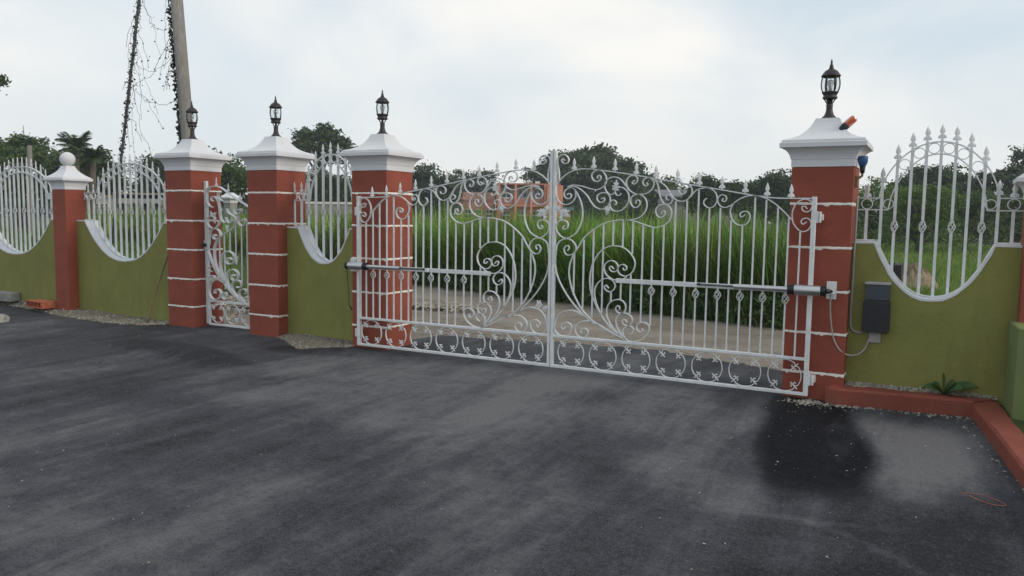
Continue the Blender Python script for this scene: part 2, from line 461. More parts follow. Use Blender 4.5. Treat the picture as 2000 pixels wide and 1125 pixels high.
def mesh_from_arrays(name, V, Fq, mat, tint=None):
    me = bpy.data.meshes.new(name)
    nv, nf = len(V), len(Fq)
    k = Fq.shape[1]
    me.vertices.add(nv); me.vertices.foreach_set('co', V.astype(np.float32).ravel())
    me.loops.add(nf*k); me.loops.foreach_set('vertex_index', Fq.astype(np.int32).ravel())
    me.polygons.add(nf)
    me.polygons.foreach_set('loop_start', np.arange(0, nf*k, k, dtype=np.int32))
    me.update(calc_edges=True)
    me.validate()
    if tint is not None:
        a = me.color_attributes.new('tint', 'FLOAT_COLOR', 'POINT')
        a.data.foreach_set('color', np.hstack([tint, np.ones((nv,1))]).astype(np.float32).ravel())
    me.materials.append(MT[mat])
    return me

# ------------------------------------------------------------------ ground
def jag(p0, p1, k, amp):
    out = []
    for i in range(k):
        t = i / k
        out.append((p0[0]+(p1[0]-p0[0])*t + random.uniform(-amp, amp)*0.3, p0[1]+(p1[1]-p0[1])*t + random.uniform(-amp, amp)))
    return out
struct(MB().add([(-160,-40,-0.03),(120,-40,-0.03),(120,240,-0.03),(-160,240,-0.03)], [(0,1,2,3)]).build('ground', 'field'))
GL = lambda x: 4.2 + 0.334*(3.78 - x)             # front edge of the tall grass, along the far side of the sandy road
rd = [(-8.0, 0.25), (9.0, 0.25)] + [(9.0, 3.1)] + jag((9.0, 3.1), (3.9, 4.2), 12, 0.12) + jag((3.78, 4.2), (-6.6, GL(-6.6)), 30, 0.16) + jag((-6.6, GL(-6.6)), (-8.4, 3.4), 10, .25) + jag((-8.4, 3.4), (-8.0, .3), 8, .2)
struct(MB().add([(x, y, -0.016) for x, y in rd], [tuple(range(len(rd)))]).build('dirt_road', 'dirt'))
ap = [(-40,-26), (30,-26), (30, 0.3), (4.7, 0.3)]
ap += jag((4.55, 1.06), (2.95, 1.55), 26, 0.05) + jag((2.95, 1.6), (1.7, 1.45), 18, 0.05) + jag((1.7, 1.42), (0.3, 1.15), 20, 0.05) + [(0.2, 0.3)]
ap += jag((-1.4, 0.42), (-2.6, 0.36), 12, 0.03) + [(-2.7, 0.3), (-40, 0.3)]
struct(MB().add([(x, y, 0.0) for x, y in ap], [tuple(range(len(ap)))]).build('asphalt', 'asphalt'))

def mound(cx, cy, rx, ry, rot, h, name):                # low swelling laid over the asphalt
    k = 40; vs = []; fs = []
    for i in range(k+1):
        for j in range(k+1):
            u, w_ = -1+2*i/k, -1+2*j/k; r = math.sqrt(u*u+w_*w_)
            z = h*max(0, 1-r*r)**1.5*(1+.25*math.sin(u*5+w_*3)) + .0025 - .006*max(0, r-1)**.5*(r > 1)
            x, y = u*rx, w_*ry
            vs.append((cx+x*math.cos(rot)-y*math.sin(rot), cy+x*math.sin(rot)+y*math.cos(rot), z))
    for i in range(k):
        for j in range(k): fs.append((i*(k+1)+j, (i+1)*(k+1)+j, (i+1)*(k+1)+j+1, i*(k+1)+j+1))
    return struct(MB().add(vs, fs).build(name, 'asphalt', None, True))
mound(-1.15, -1.28, 1.25, .42, -.18, .055, 'asphalt_ramp')
mound(.10, -.36, .42, .22, .1, .035, 'asphalt_ramp')
def fillgrid(front, back):                          # strip between two polylines (x,y,z), resampled with rough relief
    k = 60; m = 6
    def rs(pl):
        pl = np.array(pl); s = np.r_[0, np.cumsum(np.linalg.norm(np.diff(pl, axis=0), axis=1))]
        return np.stack([np.interp(np.linspace(0, s[-1], k), s, pl[:, i]) for i in range(3)], 1)
    A, B = rs(front), rs(back); mb = MB(); vs = []
    for i in range(k):
        for j in range(m):
            t = j/(m-1); p = A[i]*(1-t)+B[i]*t
            amp = 0.0 if j == 0 else 0.010
            e = random.uniform(-1, 1)
            vs.append((p[0], p[1] + (0.03*e if j == 0 else 0), p[2] + random.uniform(0, amp)))
    fs = [(i*m+j, (i+1)*m+j, (i+1)*m+j+1, i*m+j+1) for i in range(k-1) for j in range(m-1)]
    return mb.add(vs, fs)
V1F = [(-9.0,0.1,0.003),(-6.94,0.10,0.003),(-5.96,-0.02,0.003),(-4.71,-0.26,0.003),(-3.8,-0.33,0.003),(-3.15,-0.25,0.003),(-3.0,-0.03,0.003)]
V1B = [(-9.0,0.2,0.085),(-6.9,0.2,0.085),(-6.1,0.2,0.075),(-4.9,0.2,0.06),(-4.0,0.2,0.03),(-3.2,0.2,0.012),(-2.97,0.2,0.006)]
struct(fillgrid(V1F, V1B).build('gravel_verge', 'gravelbed'))
V2F = [(-1.10,-0.02,0.003),(-0.85,-0.12,0.003),(-0.55,-0.36,0.003),(-0.33,-0.46,0.003),(-0.08,-0.46,0.003),(0.03,-0.30,0.003),(0.03,-0.05,0.003)]
V2B = [(-1.10,0.2,0.035),(-0.8,0.2,0.04),(-0.5,0.2,0.035),(-0.3,0.2,0.03),(-0.1,0.2,0.02),(-0.05,0.2,0.01),(0.0,0.2,0.006)]
struct(fillgrid(V2F, V2B).build('gravel_verge', 'gravelbed'))

def stones(spots, parent=None, name='gravel', mat='stone'):
    vs = []; fs = []
    base = np.array([(1,0,0),(-1,0,0),(0,1,0),(0,-1,0),(0,0,1),(0,0,-1)], float)
    tri = [(0,2,4),(2,1,4),(1,3,4),(3,0,4),(2,0,5),(1,2,5),(3,1,5),(0,3,5)]
    for (x, y, z, r) in spots:
        a = random.uniform(0, 6.28); c, s_ = math.cos(a), math.sin(a)
        q = base * np.array([random.uniform(.6,1.3), random.uniform(.6,1.2), random.uniform(.4,.8)]) * r
        q += rng.normal(0, .22*r, q.shape)
        k = len(vs)
        vs += [(x + c*p[0]-s_*p[1], y + s_*p[0]+c*p[1], z + p[2]) for p in q]
        fs += [(k+i, k+j, k+h) for i, j, h in tri]
    mb = MB(); mb.add(vs, fs)
    return mb.build(name, mat, parent)
sp = []
def lerp_pl(pl, t):
    pl = np.array(pl); s = np.linspace(0, 1, len(pl))
    return np.array([np.interp(t, s, pl[:, i]) for i in range(3)])
for i in range(1500):
    t = random.random(); u = random.random()**1.2
    a, c = lerp_pl(V1F, 0.2 + 0.8*t), lerp_pl(V1B, 0.2 + 0.8*t); p = a*(1-u) + c*u
    sp.append((p[0], p[1], p[2] + 0.006, random.choice((.006,.008,.01,.013,.022))))
for i in range(900):
    t = random.random(); u = random.random()
    a, c = lerp_pl(V2F, t), lerp_pl(V2B, t); p = a*(1-u) + c*u
    sp.append((p[0], p[1], p[2] + 0.006, random.choice((.005,.007,.009,.013))))
for i in range(900):                                # loose stones along the asphalt edge behind the gate and on the road
    x = random.uniform(-2.6, 4.6); y = random.uniform(1.2, 2.3) if x > 0 else random.uniform(0.3, 2.2)
    sp.append((x, y, -0.010, random.choice((.008,.010,.012,.018))))
for i in range(420):                                # whitish stone heap inside, behind the small gate
    x = random.gauss(-3.6, .55); y = random.gauss(1.9, .45); h = max(0, .16*(1-((x+3.6)/1.1)**2-((y-1.9)/.9)**2))
    sp.append((x, y, h*random.random(), random.uniform(.025, .06)))
for i in range(160):
    x = random.gauss(-1.2, .3); y = random.gauss(3.4, .2)
    sp.append((x, y, .05*random.random(), random.uniform(.02, .06)))
struct(stones(sp), 'stuff', 'loose pale gravel along the walls and the sandy road', 'gravel')

# ------------------------------------------------------------------ pillars
W = 0.46
CAP = [(.236,0),(.236,.056),(.241,.058),(.243,.070),(.250,.092),(.264,.116),(.284,.136),(.306,.149),(.318,.150),(.318,.184),(.312,.190),(.306,.191),(.306,.200),(.302,.208),(.292,.213),
       (.262,.220),(.230,.231),(.198,.247),(.168,.268),(.142,.294),(.120,.324),(.102,.356),(.088,.390)]
def joint_ring(mb, x0, y0, w, z):
    k = 26; e = 0.0028
    for (ax, ay, bx, by) in ((x0-e,y0-e,x0+w+e,y0-e),(x0+w+e,y0-e,x0+w+e,y0+w+e),(x0+w+e,y0+w+e,x0-e,y0+w+e),(x0-e,y0+w+e,x0-e,y0-e)):
        vs = []
        nx, ny = (by-ay)/w, -(bx-ax)/w
        for i in range(k+1):
            t = i/k; x = ax+(bx-ax)*t; y = ay+(by-ay)*t
            up = .010 + random.uniform(-.003, .003); dn = .010 + random.uniform(-.004, .005) + (random.uniform(.006,.016) if random.random() < .10 else 0)
            o_ = .006
            vs += [(x-nx*.004, y-ny*.004, z+up), (x, y, z+up*.7), (x, y, z-dn*.7), (x-nx*.004, y-ny*.004, z-dn)]
        fs = []
        for i in range(k):
            for j in range(3):
                fs.append((4*i+j, 4*i+j+1, 4*i+5+j, 4*i+4+j))
        mb.add(vs, fs)

def pillar(x, grooves, top, label, lamp_label):
    p = empty('gate_pillar', (x+W/2, W/2, 0), label, 'pillar', 'red pillars with lanterns')
    lv = [-.06] + sorted(grooves) + [top]
    for i in range(len(lv)-1):
        a = lv[i] + (.004 if i else 0); c_ = lv[i+1] - (.004 if i < len(lv)-2 else 0)
        MB().box(x, x+W, 0, W, a, c_).build('course', 'red', p, bevel=.006, seg=2)
    for g in grooves:
        mb = MB(); joint_ring(mb, x, 0, W, g); mb.build('joint', 'joint', p)
    MB().box(x+.01, x+W-.01, .01, W-.01, -.06, top).build('core', 'joint', p)
    c = (x+W/2, W/2, top+.001)
    cap = MB().square(CAP[:11], c, capt=True).build('cap', 'white', p)
    MB().square(CAP[11:], (c[0], c[1], c[2]+.0005), capb=True).build('cap_roof', 'white', cap)
    MB().square([(.2385,.060),(.2385,.0635)], c).build('moulding_line', 'white', cap)
    lantern((x+W/2, W/2, top+.391), lamp_label)
    return p

def lantern(c, label):
    t = empty('pillar_lantern', c, label, 'lantern', 'black lanterns on the pillars')
    X, Y, Z = c
    MB().lathe([(0,0),(.064,0),(.064,.008),(.052,.016),(.036,.034),(.027,.062),(.024,.090),(.027,.112),(.022,.122),(.012,.126),(.012,.16),(0,.16)], 16, c).build('stem', 'lantern', t, True)
    for k in range(6):
        a = math.pi*k/3 + .2
        MB().tube([(X+r*math.cos(a), Y+r*math.sin(a), Z+z) for r, z in ((.016,.118),(.030,.140),(.045,.165))], .005, 5).build('bracket_arm', 'lantern', t)
    MB().lathe([(0,.160),(.052,.160),(.058,.166),(.056,.174),(.050,.180),(.054,.196),(.063,.208),(.064,.214),(.058,.216),(.0,.216)], 18, c).build('gallery', 'lantern', t, True)
    prof = [(.054,.214),(.063,.236),(.068,.262),(.068,.286),(.064,.318),(.060,.332)]
    for k in range(6):
        a = math.pi*k/3 + .2
        MB().tube([(X+r*1.02*math.cos(a), Y+r*1.02*math.sin(a), Z+z) for r, z in prof], .0055, 5).build('rib', 'lantern', t)
    for k in range(6):
        a0 = math.pi*k/3 + .2 + .06
        mb = MB().lathe(prof, 4, c, a0, a0 + math.pi/3 - .12)
        mb.lathe([(r-.003, z) for r, z in prof[::-1]], 4, c, a0, a0 + math.pi/3 - .12)
        mb.build('pane', 'glass', t, True)
    MB().lathe([(0,.216),(.014,.216),(.016,.250),(.020,.265),(.026,.285),(.022,.305),(.0,.315)], 10, c).build('bulb', 'bulb', t, True)
    MB().lathe([(0,.330),(.062,.330),(.074,.336),(.075,.342),(.069,.348),(.060,.362),(.046,.380),(.026,.392),(.016,.398),(.0,.399)], 18, c).build('roof', 'lantern', t, True)
    MB().lathe([(.016,.396),(.019,.404),(.013,.412),(.016,.420),(.009,.430),(.007,.446),(.009,.452),(.005,.462),(.0,.478)], 10, c).build('finial', 'lantern', t, True)

pillar(-2.939, [1.679,1.313,.957,.596,.255], 1.922, 'red pillar with white joints, left of the small walk-in gate', 'black lantern on the pillar in front of the leaning wooden pole')
pillar(-1.537, [1.653,1.302,.950,.592,.242], 1.907, 'red pillar with white joints, right of the small walk-in gate', 'black lantern on the pillar between the walk-in gate and the short olive wall')
pillar(0.0,    [1.646,1.306,.957,.597,.236], 1.881, 'red pillar with white joints behind the left hinge of the drive gate', 'black lantern on the pillar at the left end of the drive gate')
pillar(4.4634, [1.559,1.216,.872,.535,.212], 1.848, 'big red pillar with white joints at the right end of the drive gate', 'black lantern on the big pillar beside the orange beacon')

def small_pillar(x, w, top, label, ball_r=.098):
    p = empty('wall_pillar', (x+w/2, w/2, 0), label, 'pillar', 'plain red wall pillars')
    MB().box(x, x+w, 0, w, -.05, top).build('shaft', 'red', p, bevel=.006, seg=2)
    c = (x+w/2, w/2, top+.001); h = w/2
    pr = [(h+.006,0),(h+.006,.050),(h+.012,.052),(h+.014,.066),(h+.022,.085),(h+.040,.105),(h+.062,.118),(h+.074,.119),(h+.074,.148),(h+.066,.153),(h+.060,.154),(h+.058,.164),(h+.048,.170)]
    cap = MB().square(pr, c).build('cap', 'white', p)
    n0 = h+.048
    MB().square([(n0,.1705),(n0*.80,.196),(n0*.62,.226),(n0*.46,.262),(n0*.36,.300),(n0*.32,.326)], c).build('cap_roof', 'white', cap)
    pts = [(ball_r*math.sin(a), .318+ball_r*(1-math.cos(a))) for a in np.linspace(0.02, math.pi-.001, 18)]
    MB().lathe(pts, 24, c).build('ball_finial', 'white', cap, True)
small_pillar(-5.262, .292, 1.70, 'slim red pillar with a white ball on its cap')
small_pillar(6.06, .292, 1.60, 'red pillar with white cap cut off by the right edge')

# ------------------------------------------------------------------ olive walls with scooped tops and white coping
def scoop(cx, hw, ztop, zlow, k=28, p=1.0):
    # shallow shoulders running into a round bowl
    out = []
    for i in range(k+1):
        a = -1 + 2*i/k
        s_ = abs(a)
        zz = s_**2.3
        out.append((cx + hw*a, zlow + (ztop - zlow)*zz))
    return out
def wall(x0, x1, cx, hw, ztop, zlow, label, y0=.15, y1=.34):
    t = empty('garden_wall', ((x0+x1)/2, (y0+y1)/2, 0), label, 'wall', 'olive walls with scooped tops')
    sc = scoop(cx, hw, ztop, zlow)
    prof = [(x0, ztop)] + sc + [(x1, ztop)]
    mb = MB()
    k = len(prof)
    vs = [(x, y, z) for y in (y0, y1) for x, z in prof] + [(x, y, -.06) for y in (y0, y1) for x, z in prof]
    fs = []
    for i in range(k-1):
        fs += [(2*k+i, 2*k+i+1, i+1, i), (3*k+i+1, 3*k+i, k+i, k+i+1), (i, i+1, k+i+1, k+i)]
    fs += [(2*k, 0, k, 3*k), (k-1, 3*k-1, 4*k-1, 2*k-1)]
    mb.add(vs, fs).build('wall_body', 'green', t)
    # coping: thin white skin lying on the top, 12 mm thick, edges hanging a little down the faces
    mb = MB(); vs = []
    P = np.array(prof); tg = np.gradient(P, axis=0); tg /= np.linalg.norm(tg, axis=1)[:, None]
    N = np.stack([-tg[:,1], tg[:,0]], 1)
    for i in range(k):
        j = random.uniform(-.002, .003)
        for dy, off in ((y0-.003, -.009+j), (y0-.003, .008), (y1+.003, .008), (y1+.003, -.009+j)):
            vs.append((P[i,0]+N[i,0]*off, dy, P[i,1]+N[i,1]*off))
    fs = [(4*i+j, 4*i+4+j, 4*i+5+j, 4*i+1+j) for i in range(k-1) for j in range(3)]
    mb.add(vs, fs).build('coping', 'white', t)
    return t
wall(4.9234, 6.06, 5.487, .405, 1.262, .832, 'short olive wall right of the big pillar, carrying the grey box')
wall(-1.077, 0.0, -.53, .375, 1.262, .868, 'short olive wall between the two lantern pillars left of the drive gate')
wall(-4.97, -2.939, -3.99, .80, 1.276, .757, 'long olive wall between the ball-topped pillar and the walk-in gate')
wall(-7.70, -5.262, -6.46, .90, 1.285, .765, 'olive wall left of the ball-topped pillar, at the left edge')

# ------------------------------------------------------------------ iron details shared by gates and fences
SPEAR = [(.0055,0),(.0055,.016),(.014,.013),(.023,.008),(.027,.014),(.024,.026),(.016,.034),(.010,.038),(.010,.046),(.016,.051),(.0175,.060),(.014,.074),(.008,.092),(0,.112)]
def spear_mesh(sc=1.0):
    mb = MB(); R_ = [(x*sc, z*sc) for x, z in SPEAR]; k = len(R_); th = .0075*sc
    vs = []
    for sg in (1, -1):
        for x, z in R_: vs.append((sg*x, 0, z))
    for x, z in R_: vs.append((0, -th*(1 if z < .1*sc else .1), z))
    for x, z in R_: vs.append((0, th*(1 if z < .1*sc else .1), z))
    fs = []
    for i in range(k-1):
        fs += [(i, i+1, 2*k+i+1, 2*k+i), (k+i+1, k+i, 2*k+i, 2*k+i+1), (i+1, i, 3*k+i, 3*k+i+1), (k+i, k+i+1, 3*k+i+1, 3*k+i)]
    mb.add(vs, fs)
    return mb.mesh('spear', 'iron')
SPEAR_ME = spear_mesh(1.0); SPEAR_BIG = spear_mesh(1.1)
def basket_mesh(r=.021, h=.075, w=.0035):
    mb = MB()
    for k in range(5):
        a = 2*math.pi*k/5
        path = [((.004+(r-.004)*math.sin(math.pi*t))*math.cos(a+t*2.6), (.004+(r-.004)*math.sin(math.pi*t))*math.sin(a+t*2.6), h*(t-.5)) for t in np.linspace(0, 1, 9)]
        mb.tube(path, w, 4, False)
    mb.lathe([(.0,-h/2-.012),(.0085,-h/2-.008),(.0075,-h/2+.008),(0,-h/2+.010)], 8)
    mb.lathe([(.0,h/2-.010),(.0075,h/2-.008),(.0085,h/2+.008),(0,h/2+.012)], 8)
    return mb.mesh('basket', 'iron', smooth=True)
BASKET = basket_mesh(.028, .080, .0042); BASKET_BIG = basket_mesh(.025, .098, .0045)

def bar(parent, x, z0, z1, y, w, basket=None, big=False, name='bar'):
    mb = MB()
    if basket:
        g = .052 if big else .043
        mb.box(x-w/2, x+w/2, y-w/2, y+w/2, z0, basket-g); mb.box(x-w/2, x+w/2, y-w/2, y+w/2, basket+g, z1)
    else:
        mb.box(x-w/2, x+w/2, y-w/2, y+w/2, z0, z1)
    o = mb.build(name, 'iron', parent)
    if basket: link_mesh('basket', BASKET_BIG if big else BASKET, o, (x, y, basket))
    return o

# ------------------------------------------------------------------ fence panels in the scoops
def fence(cx, half, hw, xs, dz, zlow, arch_hw, in_hw, label, baskets, arch_top=2.035, y=.275, rail=(1.612, 1.520), wtop=1.262):
    t = empty('fence_panel', (cx, y, wtop), label, 'fence panel', 'white arched railings on the olive walls')
    r1, r0 = rail[0]+dz, rail[1]+dz; at_ = arch_top+dz
    def arc(h, zt, zb, k=40):
        return [(cx+h*math.sin(a), zb+(zt-zb)*(math.cos(a) if True else 0)) for a in np.linspace(-math.pi/2, math.pi/2, k)]
    def shaped(h, zt, zb, k=44):                      # flanks run straight, crown is round
        out = []
        for i in range(k+1):
            a = -1+2*i/k; s_ = abs(a)
            c_ = math.sqrt(max(0, 1-s_**2)); zz = .70*c_ + .30*(1-s_**2.2)
            out.append((cx+h*a, zb+(zt-zb)*zz))
        return out
    O = shaped(arch_hw, at_, r1); I = shaped(in_hw, at_-.092, r0)
    MB().strip(O, y, .009, .026).build('arch', 'iron', t)
    MB().strip(I, y, .008, .026).build('arch', 'iron', t)
    def zO(x): return float(np.interp(x, [p[0] for p in O], [p[1] for p in O])) if abs(x-cx) < arch_hw else r1
    def zI(x): return float(np.interp(x, [p[0] for p in I], [p[1] for p in I])) if abs(x-cx) < in_hw else r0
    for sg in (-1, 1):
        MB().box(cx+sg*arch_hw, cx+sg*half, y-.012, y+.012, r1-.004, r1+.004).build('rail', 'iron', t)
        MB().box(cx+sg*in_hw, cx+sg*half, y-.012, y+.012, r0-.004, r0+.004).build('rail', 'iron', t)
        MB().box(cx+sg*(hw+.01), cx+sg*half, y-.012, y+.012, wtop+.012, wtop+.022).build('foot_rail', 'iron', t)
    sc = scoop(cx, hw, wtop, zlow)
    MB().strip([(x, z+.022) for x, z in sc], y, .008, .026).build('foot_rail', 'iron', t)
    def zS(x): return float(np.interp(x, [p[0] for p in sc], [p[1] for p in sc])) if abs(x-cx) < hw else wtop
    w = .021
    for i, x in enumerate(xs):
        side = abs(x-cx) > arch_hw+.02
        zt = (r0 if side else zO(x)) - .002
        z0 = zS(x)+.016
        ob = bar(t, x, z0, zt if side else zt+.02, y, w, baskets[1]+dz if i in baskets[0] else None, True)
        link_mesh('spear', SPEAR_BIG, ob, (x, y, (r1 if side else zt+.018)))
    # rings between the two arches and between the side rails
    zs = sorted(xs)
    for a, c_ in zip(zs[:-1], zs[1:]):
        mx = (a+c_)/2
        zt, zb = zO(mx), zI(mx)
        if abs(mx-cx) < in_hw*.985:
            slope = (zO(mx+.01)-zO(mx-.01))/.02
            gap = (zt-zb)/math.sqrt(1+slope*slope)
            r = min((c_-a)/2-.010, max(.030, gap/2-.003)); zc = (zt+zb)/2
        elif abs(mx-cx) < arch_hw+.01:
            r = .036; zc = (r0+r1)/2
        else:
            continue
        MB().strip([(mx+r*math.cos(q), zc+r*math.sin(q)) for q in np.linspace(0, 2*math.pi, 29)], y, .006, .020).build('ring', 'iron', t)
    for x in xs:
        if abs(x-cx) > arch_hw+.02:
            MB().strip([(x+.040*math.cos(q), (r0+r1)/2+.040*math.sin(q)) for q in np.linspace(0, 2*math.pi, 29)], y, .006, .020).build('ring', 'iron', t)
    return t
fence(5.495, .565, .405, [5.006+.0988*i+(.005*(i>0)) for i in range(11)], 0, .832, .405, .335, 'white arched fence panel right of the big pillar', ({2,4,6,8}, 1.392), arch_top=2.04)
fence(-.53, .54, .375, [-.53+.109*i for i in range(-5, 5)] , .05, .868, .375, .31, 'white arched fence panel above the short wall left of the drive gate', ({2,4,6,8}, 1.392), arch_top=2.04)
fence(-3.99, 1.02, .80, [-4.99+.1125*i for i in range(18)], .053, .757, .69, .60, 'white arched fence panel between the ball-topped pillar and the walk-in gate', ({3,5,7,9,11,13,15}, 1.35), wtop=1.276, arch_top=1.997)
fence(-6.46, 1.19, .90, [-7.53+.1125*i for i in range(20)], .053, .765, .76, .67, 'white arched fence panel cut by the left edge of the picture', ({2,4,6,8,10,12,14,16,18}, 1.35), wtop=1.285, arch_top=1.997)

